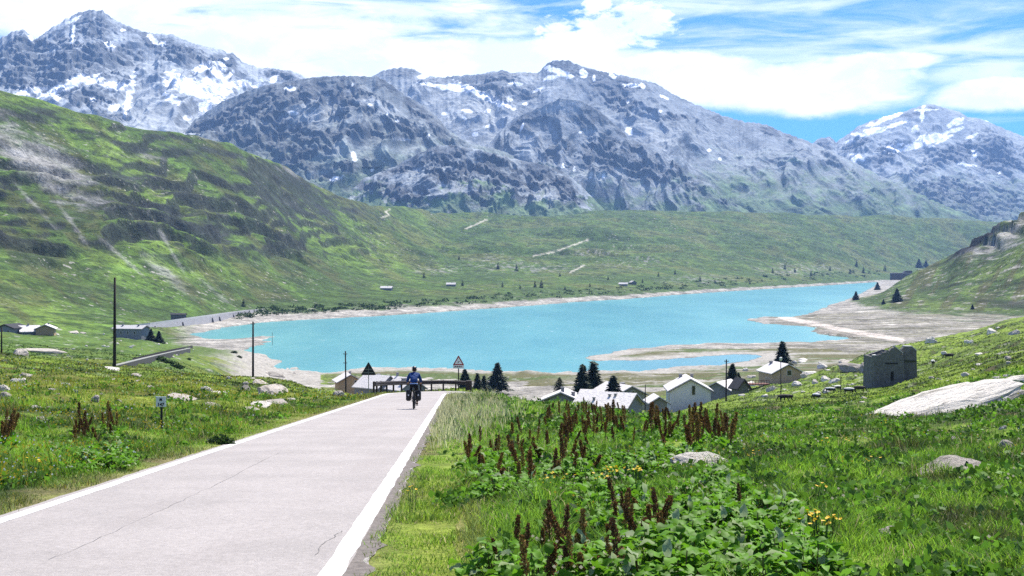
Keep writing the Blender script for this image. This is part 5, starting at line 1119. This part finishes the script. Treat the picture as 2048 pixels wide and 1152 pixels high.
ball('helmet', (.008, .12, 1.655), (.105, .135, .100), M_HELM, pr, -.25); ball('hair', (.004, .085, 1.60), (.086, .080, .085), M_HAIR, pr)
ball('ear', (.098, .125, 1.60), (.014, .024, .034), M_SKIN, pr); ball('ear', (-.082, .125, 1.60), (.014, .024, .034), M_SKIN, pr)
ball('nose', (.045, .222, 1.60), (.014, .022, .022), M_SKIN, pr); ball('mouth', (.040, .208, 1.558), (.026, .008, .007), M_RED, pr); ball('eye', (.072, .200, 1.625), (.012, .010, .009), M_BLACK, pr); ball('eye', (.010, .206, 1.625), (.012, .010, .009), M_BLACK, pr)

# ------------------------------------------------------------------ cattle
def cow_mat(name, top):
    m = bpy.data.materials.new(name); m.use_nodes = True; q = NT(m.node_tree); bs = m.node_tree.nodes['Principled BSDF']; tcn = q.n('ShaderNodeTexCoord'); sp_ = q.n('ShaderNodeSeparateXYZ'); q.L.new(tcn.outputs['Object'], sp_.inputs[0])
    f = q.ramp(q.m('ADD', sp_.outputs[2], q.m('MULTIPLY', q.noise(tcn.outputs['Object'], 2.5, 3, .6), .5)), 1.18, 1.27)
    q.L.new(q.mix(f, (.014, .012, .011, 1), top), bs.inputs['Base Color']); bs.inputs['Roughness'].default_value = .8; return m
M_COW1 = cow_mat('black_white_backed_hide', (.62, .60, .56, 1)); M_COW2 = cow_mat('dark_hide', (.03, .022, .018, 1))
def make_cow(m, graze, name='cow'):
    hd = [((0, .95, 1.02), .13), ((0, 1.22, .62 if graze else 1.22), .10), ((0, 1.36, .28 if graze else 1.20), .085), ((0, 1.46, .10 if graze else 1.10), .060)]
    ch = [[((0, -.72, 1.02), .29), ((0, -.3, .94), .38), ((0, .25, .92), .40), ((0, .68, .98), .30)]+hd]
    for s_ in (-1, 1):
        ch.append([((0, -.72, 1.02), .29), ((s_*.18, -.78, .76), .15), ((s_*.17, -.66, .56), .075), ((s_*.17, -.80, .38), .050), ((s_*.17, -.76, .03), .050)])
        ch.append([((0, .68, .98), .30), ((s_*.17, .66, .66), .12), ((s_*.16, .68, .40), .058), ((s_*.16, .66, .03), .048)])
        c2 = hd[1][0]; ch.append([(c2, .10), ((s_*.10, c2[1]-.02, c2[2]+.08), .035), ((s_*.22, c2[1]-.05, c2[2]+.06), .022)])
    ch.append([((0, -.72, 1.02), .29), ((0, -1.04, 1.12), .04), ((0, -1.04, .8), .025), ((0, -1.04, .45), .04)])
    return bake(skin_body(name, ch, m))
c1 = make_cow(M_COW1, True); c2 = make_cow(M_COW2, True); c3 = make_cow(M_COW1, False)
for src, px, py, rz, sc_, lab in [(c1, 1660, 788, 78, .74, 'white backed black cow, left one of the two standing close together'), (c3, 1674, 783, 120, .68, 'white backed cow right behind the pair mate above the pasture pole'), (c1, 1698, 790, -80, .80, 'black cow with pale back just right of the thin pasture pole'), (c2, 1719, 786, -95, .78, 'all black cow at the right end of the grazing row'), (c1, 1633, 809, 30, .78, 'white backed cow lowest in the pasture, alone below the others'), (c1, 1755, 775, 20, .72, 'white backed cow grazing at the foot of the ruined hut'), (c3, 1866, 733, 165, .74, 'white backed cow uphill right of the ruined hut'), (c2, 1898, 719, 80, .66, 'black calf lying highest on the right slope'), (c2, 1568, 804, 100, .82, 'dark reddish black cow beside the pole with the pale head'), (c2, 1576, 803, 60, .76, 'second dark cow pressed behind the reddish one')]:
    o = src if src.name.split('.')[0] == 'cow' and 'label' not in src else src.copy()
    if o is not src: COL.objects.link(o)
    p = hit(px, py, d0=120, d1=300); o.location = p; o.rotation_euler = (0, 0, R(rz)); o.scale = (sc_*p.y/212*1.12,)*3; o.location.z += .06; tag(o, lab, 'cow', 'cattle grazing on the right slope')
# ------------------------------------------------------------------ grass
def blades(name, b, h, w, col, lean, m, seed):
    r_ = np.random.default_rng(seed); N = len(b); a = r_.random(N)*2*np.pi; la = r_.random(N)*2*np.pi
    sx = np.stack([np.cos(a), np.sin(a), np.zeros(N)], 1)*(w/2)[:, None]; ld = np.stack([np.cos(la), np.sin(la), np.zeros(N)], 1)*(lean*h)[:, None]
    up = np.zeros((N, 3)); up[:, 2] = h
    mid = b+up*.55+ld*.35; tip = b+up*(1-.3*lean[:, None])+ld
    V = np.stack([b-sx, b+sx, mid+sx*.75, mid-sx*.75, tip], 1).reshape(-1, 3)
    i = (np.arange(N)*5)[:, None]
    corners = np.concatenate([i+np.array([0, 1, 2, 3]), i+np.array([3, 2, 4])], 1).ravel(); st = (np.arange(N)*7)[:, None]+np.array([0, 4])
    return mesh_raw(name, V, corners, st.ravel(), m, np.repeat(col, 5, 0))
M_GRASS = mat('grass_blade', (.07, .13, .02), .6, .25, attr=True, trans=.55)
def scatter(N, y0, y1, u0=-.43, u1=.43, seed=5):
    r_ = np.random.default_rng(seed); y = np.exp(r_.uniform(math.log(y0), math.log(y1), N)); u = r_.uniform(u0, u1, N); x = u*y
    d_ = road_d(x, y); k = d_ > 2.06+.30*r_.random(N); x, y = x[k], y[k]; z = H_near(x, y); return x, y, z, CX+F*x/y, HY-F*z/y, d_[k], r_
x, y, z, px, py, rd, r_ = scatter(520000, 7.5, 75)
c = near_color(x, y, z, px, py); N = len(x)
pat = fbm(x/2.2, y/2.2, 3, 301)+.5*fbm(x/9, y/9, 2, 305)
hgt = np.where(px > 1000, .75, 1.0)*(.06+.15*sstep(-.5, .6, pat))*(.5+.9*r_.random(N))
verge = (px > 690) & (px < 1000+.0*py) & (py > 925) & (x > -1.2)
clump = sstep(.35, .75, fbm(x/.75, y/.9, 2, 309)); hgt = hgt*(1+1.0*clump)
hgt = np.where(verge, hgt*.62, hgt); hgt = hgt*np.where(rd < 3.0, .55, 1)
tall = np.clip(1.25-ell(px, py, 930, 835, 95, 90), 0, 1)
tall2 = np.maximum(tall, .5*np.clip(1.2-ell(px, py, 1130, 950, 240, 150), 0, 1))
hgt = hgt*(1+.9*tall2)
wd = np.clip(.0042+.00036*y, .005, .03)*(.7+.7*r_.random(N))
tint = (.70+1.05*r_.random((N, 1)))*C3(1.0, 1.26, .74); col = c*tint
blue = (r_.random(N) < .25)[:, None]; col = np.where(blue, col*C3(.85, .95, 1.6), col)
straw = r_.random(N) < (.06+.28*tall); col = np.where(straw[:, None], C3(.42, .36, .20)*(.6+.6*r_.random((N, 1))), col)
yel = (r_.random(N) < .10) & (px < 760); col = np.where(yel[:, None], C3(.22, .20, .03), col)
g1 = blades('grass', np.stack([x, y, z-.02], 1), hgt, wd, np.clip(col, .004, .7), .25+.55*r_.random(N), M_GRASS, 11)
tag(g1, 'long meadow grass growing along both sides of the road', 'grass', kind='stuff')
x, y, z, px, py, rd, r_ = scatter(170000, 70, 330, seed=6); N = len(x); c = near_color(x, y, z, px, py)*(.75+.9*r_.random((N, 1)))
g2 = blades('grass', np.stack([x, y, z-.03], 1), (.06+.13*r_.random(N))*(1+y/400), .0011*y*(.5+r_.random(N)), np.clip(c, .004, .7), .3+.5*r_.random(N), M_GRASS, 12)
tag(g2, 'short pasture grass on the slopes towards the village', 'grass', kind='stuff')
# seed heads of the pale grass on the bank by the road
x, y, z, px, py, rd, r_ = scatter(60000, 14, 80, -.09, .09, 7); k = (r_.random(len(x)) < (.38)*np.clip(1.25-ell(px, py, 925, 828, 90, 62)+.5*fbm(x, y/2, 3, 341), 0, 1)) & (x > -6); x, y, z = x[k], y[k], z[k]; N = len(x)
g3 = blades('grass', np.stack([x, y, z+.12], 1), .20+.20*r_.random(N), np.full(N, .016), C3(.46, .46, .25)*(.6+.6*r_.random((N, 1))), .2+.4*r_.random(N), M_GRASS, 13)
tag(g3, 'pale straw seed heads swaying on the bank by the road crest', 'grass', kind='stuff')

# ------------------------------------------------------------------ plants built once, then copied
M_PLANT = mat('broad_leaf', (.06, .17, .02), .55, .16, attr=True, trans=.42)
M_SPIKE = mat('rust_brown_seed', (.10, .045, .02), .85, .15, attr=True, trans=.15)
M_STEM = mat('reddish_stem', (.09, .06, .025), .8, .2)
def leaf_mesh(name, leaves, parent, colf, seed):
    """leaves: (base, azimuth, pitch, length, width); each a folded, drooping blade of 5 x 3 points"""
    r_ = np.random.default_rng(seed); V = []; Q = []; C_ = []
    for b, a, p, ln, wd in leaves:
        n0 = len(V); dirh = np.array([math.cos(a), math.sin(a), 0]); side = np.array([-math.sin(a), math.cos(a), 0]); pos = np.array(b, float); pit = p; col = colf(r_)
        roll = r_.normal()*.35
        for i in range(6):
            t_ = i/5; w = wd*.5*(math.sin(math.pi*min(.97, .12+.80*t_))**.8)*(1-.15*t_)
            up = np.array([-dirh[0]*math.sin(pit), -dirh[1]*math.sin(pit), math.cos(pit)]); sd_ = side*math.cos(roll)+up*math.sin(roll)
            wv = .12*wd*math.sin(t_*9+a)
            V += [pos-sd_*w+up*(.22*w+wv), pos, pos+sd_*w+up*(.22*w-wv)]; C_ += [col*.95, col*.8, col*1.05]
            pos = pos+(dirh*math.cos(pit)+np.array([0, 0, math.sin(pit)]))*ln/5; pit -= .22
        for i in range(5):
            for j in range(2): q0 = n0+i*3+j; Q.append([q0, q0+1, q0+4, q0+3])
    o = mesh_raw(name, np.array(V), np.array(Q).ravel(), np.arange(0, len(Q)*4, 4), M_PLANT, np.clip(np.array(C_), .004, .6), True, parent); return o
def green(r_):
    g = C3(.130, .300, .016)*(.55+.75*r_.random()); 
    if r_.random() < .10: g = C3(.32, .40, .20)
    return g
def make_dock(seed, hgt=.62, nleaf=9):
    r_ = np.random.default_rng(seed); e = empty('dock_plant', (0, 0, -500), 0, 'x', 'dock plant'); bx, by = r_.normal(0, .07, 2)
    bm = bmesh.new(); tube(bm, [(0, 0, -.1), (bx*.5, by*.5, hgt*.5), (bx, by, hgt*.97)], [.010, .008, .003], 6); obj_bm('stem', bm, M_STEM, e)
    N = 260; t_ = r_.random(N)**.85; zz = hgt*(.40+.62*t_); rad = (.024*(1-t_)**.7+.007)*(.4+.8*r_.random(N)); a = r_.random(N)*6.283
    wh = 1+.35*np.sin(zz/hgt*55); cn = np.stack([bx*zz/hgt+rad*wh*np.cos(a), by*zz/hgt+rad*wh*np.sin(a), zz], 1); d_ = np.stack([np.cos(a)*.5, np.sin(a)*.5, np.full(N, .7)], 1)+.4*r_.standard_normal((N, 3)); d_ /= np.linalg.norm(d_, axis=1)[:, None]; w_ = np.cross(d_, r_.standard_normal((N, 3))); w_ /= np.linalg.norm(w_, axis=1)[:, None]
    V = quads(cn, d_, w_, np.full(N, .034), np.full(N, .024)); base = [C3(.20, .10, .036), C3(.15, .08, .036), C3(.27, .17, .05)][seed % 3]; cc = np.repeat(base*(.45+.9*r_.random((N, 1))), 4, 0); mesh_raw('seed_spike', V, np.arange(N*4), np.arange(0, N*4, 4), M_SPIKE, cc, False, e)
    lv = [((r_.normal(0, .03), r_.normal(0, .03), .02), r_.random()*6.283, .9+.35*r_.normal(), .20+.12*r_.random(), .10+.05*r_.random()) for _ in range(nleaf)]; leaf_mesh('leaves', lv, e, green, seed); return e
def make_leafy(seed, n=48, rr=.28, hh=.33, ln=.115):
    r_ = np.random.default_rng(seed); lv = []
    for _ in range(n):
        a = r_.random()*6.283; q_ = r_.random()**.6; lv.append(((rr*q_*math.cos(a), rr*q_*math.sin(a), hh*(1-q_*q_*.8)*(.45+.6*r_.random())), a+r_.normal()*.8, .35+.4*r_.normal(), ln*(.6+.7*r_.random()), ln*(.45+.35*r_.random())))
    e = empty('leafy_plant', (0, 0, -500), 0, 'x', 'plant'); leaf_mesh('leaves', lv, e, green, seed)
    bm = bmesh.new()
    for b, a, p, l_, w_ in lv[::2]: tube(bm, [(b[0]*.3, b[1]*.3, -.05), (b[0]*.8, b[1]*.8, b[2]*.6), b], .004, 4, False)
    obj_bm('stalks', bm, M_STEM, e); return e
M_YEL = mat('yellow_petal', (.75, .48, .01), .6, .3, trans=.25); M_FST = mat('flower_stalk', (.05, .11, .02), .8)
def make_flower(seed, n=5):
    r_ = np.random.default_rng(seed); e = empty('yellow_flower', (0, 0, -500), 0, 'x', 'flower'); st = bmesh.new(); hd = bmesh.new()
    for _ in range(n):
        bx, by = r_.normal(0, .09, 2); h_ = .26+.14*r_.random(); tube(st, [(bx*.4, by*.4, -.05), (bx, by, h_)], .004, 4, False); k = 9; tilt = r_.normal(0, .3, 2); R_ = .014+.008*r_.random()
        c = hd.verts.new((bx, by, h_+.006)); rim = [hd.verts.new((bx+R_*math.cos(2*math.pi*i/k)*(1 if i % 2 else .8), by+R_*math.sin(2*math.pi*i/k)*(1 if i % 2 else .8), h_+.012+R_*(tilt[0]*math.cos(2*math.pi*i/k)+tilt[1]*math.sin(2*math.pi*i/k)))) for i in range(k)]
        for i in range(k): hd.faces.new([c, rim[i], rim[(i+1) % k]])
    obj_bm('stalks', st, M_FST, e); obj_bm('petals', hd, M_YEL, e); return e
def plant_at(src, px, py, sc_, label, grp, d0=6.5):
    p = hit(px, py, d0=d0, d1=120, n=1500); o = link_copy(src); o.location = p-Vector((0, 0, .03)); o.scale = (sc_*random.uniform(.9, 1.15),)*2+(sc_,); o.rotation_euler = (random.uniform(-.16, .16), random.uniform(-.16, .16), random.uniform(0, 6.28)); o['label'] = label; o['group'] = grp; return o
docks = [make_dock(401+k, [.62, .5, .68, .44, .58, .52, .72, .40][k], 9) for k in range(8)]; leafies = [make_leafy(501+k) for k in range(5)]; flowers = [make_flower(601+k, 4+k) for k in range(3)]
def in_poly(poly):
    xs = [a for a, b in poly]; ys_ = [b for a, b in poly]
    while True:
        a = random.uniform(min(xs), max(xs)); b = random.uniform(min(ys_), max(ys_))
        if inside(np.array([a]), np.array([b]), poly)[0]: return a, b
for k in range(105):
    a, b = in_poly([(1090, 822), (1200, 818), (1260, 828), (1370, 852), (1450, 862), (1450, 900), (1300, 905), (1150, 890), (1080, 860)]); plant_at(random.choice(docks), a, b, random.uniform(.6, 1.0), 'brown seed spike of dock crowding the bank crest below the pale roofs', 'dock plants on the bank crest')
for k in range(52):
    a, b = in_poly([(930, 930), (960, 895), (1060, 870), (1200, 890), (1180, 960), (1060, 990), (950, 985)]); plant_at(random.choice(docks), a, b, random.uniform(.6, .95), 'brown dock spike above broad leaves midway down the right bank', 'dock plants midway down the bank')
for k in range(42):
    a, b = random.choice([in_poly([(985, 1110), (1230, 1080), (1340, 1090), (1300, 1200), (980, 1200)]), in_poly([(1030, 1090), (1180, 1090), (1180, 1200), (1000, 1200)]), in_poly([(1220, 1050), (1330, 1040), (1340, 1110), (1220, 1110)])]); plant_at(random.choice(docks), a, b, random.uniform(.5, .85), 'rusty dock spike close to the camera at the bottom of the photo', 'dock plants nearest the camera')
plant_at(docks[2], 1483, 1050, .6, 'single tall dock spike rising from the bright leafy patch', 'dock spike in the leafy patch')
for k in range(24):
    a, b = in_poly([(1375, 872), (1455, 862), (1465, 905), (1380, 915)]); plant_at(random.choice(docks), a, b, random.uniform(.8, 1.2), 'brown dock spike in the clump above the big pale boulder', 'dock plants above the boulder')
for k in range(28):
    a, b = random.choice([in_poly([(75, 890), (200, 872), (235, 862), (250, 880), (150, 905)]), in_poly([(0, 880), (25, 880), (25, 900), (0, 900)]), in_poly([(150, 860), (235, 850), (235, 872), (160, 885)])]); plant_at(random.choice(docks), a, b, random.uniform(.7, .95), 'dark dock spike in the patch of the left meadow before the marker', 'dock plants of the left meadow', 12)
for k in range(140):
    a, b = in_poly([(1350, 985), (1460, 965), (1500, 1010), (1600, 1065), (1640, 1120), (1650, 1210), (1240, 1210), (1240, 1110), (1290, 1080), (1340, 1030)]) if k < 112 else in_poly([(1170, 1020), (1290, 1010), (1300, 1075), (1190, 1085)]) if k < 126 else in_poly([(980, 1140), (1230, 1110), (1240, 1200), (960, 1200)]); plant_at(random.choice(leafies), a, b, random.uniform(.55, 1.15), 'bright green leafy plant in the dense patch at the bottom right', 'leafy plants of the bottom right patch')
for k in range(40):
    a, b = in_poly([(905, 960), (960, 915), (1100, 890), (1240, 905), (1400, 920), (1360, 950), (1100, 1010), (960, 1010)]); plant_at(random.choice(leafies), a, b, random.uniform(.7, 1.1), 'broad leaved green plant among the dock spikes midway down the bank', 'leafy plants midway down the bank')
for k in range(22):
    a, b = in_poly([(60, 915), (140, 895), (250, 885), (260, 940), (90, 950)]); plant_at(random.choice(leafies), a, b, random.uniform(.7, 1.0), 'green leafy plant under the dock spikes of the left meadow', 'leafy plants of the left meadow', 12)
for a, b in [(1205, 985), (1225, 978), (1240, 982), (1268, 985), (1282, 990), (1215, 992), (1128, 1000), (1255, 975), (1640, 1090), (1650, 1097), (1632, 1085), (1625, 1100), (1640, 1105), (1190, 1000), (1105, 1008), (1100, 995)]: plant_at(random.choice(flowers), a, b, .9, 'tuft of yellow flowers in the grass around the leafy patch', 'yellow flowers around the leafy patch')
for a, b, lab in [(820, 1030, 'single yellow flower tuft on the mown verge beside the road'), (1652, 915, 'yellow flower tuft in the middle of the right grass, left one of two'), (1690, 908, 'yellow flower tuft in the middle of the right grass, right one of two'), (1508, 948, 'orange yellow flower tuft right of the pale boulder'), (1738, 962, 'lone orange flower tuft below the thin flat stone'), (1765, 870, 'lone yellow flower tuft under the huge slab'), (72, 955, 'bright yellow flower tuft above the left end of the road'), (1628, 1020, 'yellow flower tuft at the right rim of the leafy patch')]:
    o = plant_at(flowers[0], a, b, .95, lab, ''); del o['group']
for f in docks+leafies+flowers:
    for ch in list(f.children): bpy.data.objects.remove(ch)
    bpy.data.objects.remove(f)
# countless tiny yellow meadow flowers
x, y, z, px, py, rd, r_ = scatter(26000, 11, 110, seed=8); pf = fbm(x/5, y/7, 3, 331); k = (r_.random(len(x)) < np.where(px < 800, sstep(-.1, .5, pf), .10*sstep(.1, .5, pf))) & (rd > 2.6) & ((px < 800) | (px > 1080)); x, y, z = x[k], y[k], z[k]; N = len(x)
cn = np.stack([x, y, z+.16+.12*r_.random(N)], 1); s_ = (.010+.00042*y)*(.7+.8*r_.random(N)); t1_ = np.tile(C3(1, 0, 0), (N, 1)); d_ = np.stack([np.zeros(N), np.full(N, .6), np.full(N, .8)], 1); V = quads(cn, d_, t1_, s_*1.4, s_*1.4)
M_WF = mat('tiny_petals', (.6, .4, .02), .7, .2, attr=True, trans=.3); cc = np.repeat(np.where(r_.random((N, 1)) < .85, C3(.55, .42, .02), C3(.7, .7, .65)), 4, 0)
tag(mesh_raw('wildflowers', V, np.arange(N*4), np.arange(0, N*4, 4), M_WF, cc), 'countless tiny yellow flowers sprinkled through the meadow', 'flowers', kind='stuff')

# low broad-leaved herbs between the blades
x, y, z, px, py, rd, r_ = scatter(15000, 8.5, 70, seed=9); hf = fbm(x/1.6, y/2.0, 3, 351); k = (hf > np.where(px > 1000, -.05, .18)) & (rd > 2.7); x, y, z = x[k], y[k], z[k]; N = len(x)
gcol = np.where(r_.random((N, 1)) < .75, C3(.105, .225, .020), C3(.060, .120, .025))*(.6+.8*r_.random((N, 1))); rr_ = (.07+.07*r_.random(N))*(1+y/60)
tag(leaf_cloud('undergrowth', np.stack([x, y, z+.01], 1), rr_, 13, rr_*.55, gcol, M_PLANT, 77, .9), 'low broad leaved herbs mixed into the meadow grass', 'herbs', kind='stuff')
x, y, z, px, py, rd, r_ = scatter(5000, 9, 60, seed=10); k = (px > 1050) & (r_.random(len(x)) < .5* sstep(.0, .5, fbm(x/3, y/4, 3, 361))); x, y, z = x[k], y[k], z[k]; N = len(x); s_ = (.014+.00042*y)*(.7+.7*r_.random(N))
V = quads(np.stack([x, y, z+.12+.1*r_.random(N)], 1), np.stack([np.zeros(N), np.full(N, .6), np.full(N, .8)], 1), np.tile(C3(1, 0, 0), (N, 1)), s_*1.4, s_*1.4)
tag(mesh_raw('wildflowers', V, np.arange(N*4), np.arange(0, N*4, 4), M_WF, np.repeat(np.where(r_.random((N, 1)) < .95, C3(.75, .62, .36), C3(.75, .62, .36)), 4, 0)), 'small whitish meadow flowers scattered over the right slope', 'flowers', kind='stuff')
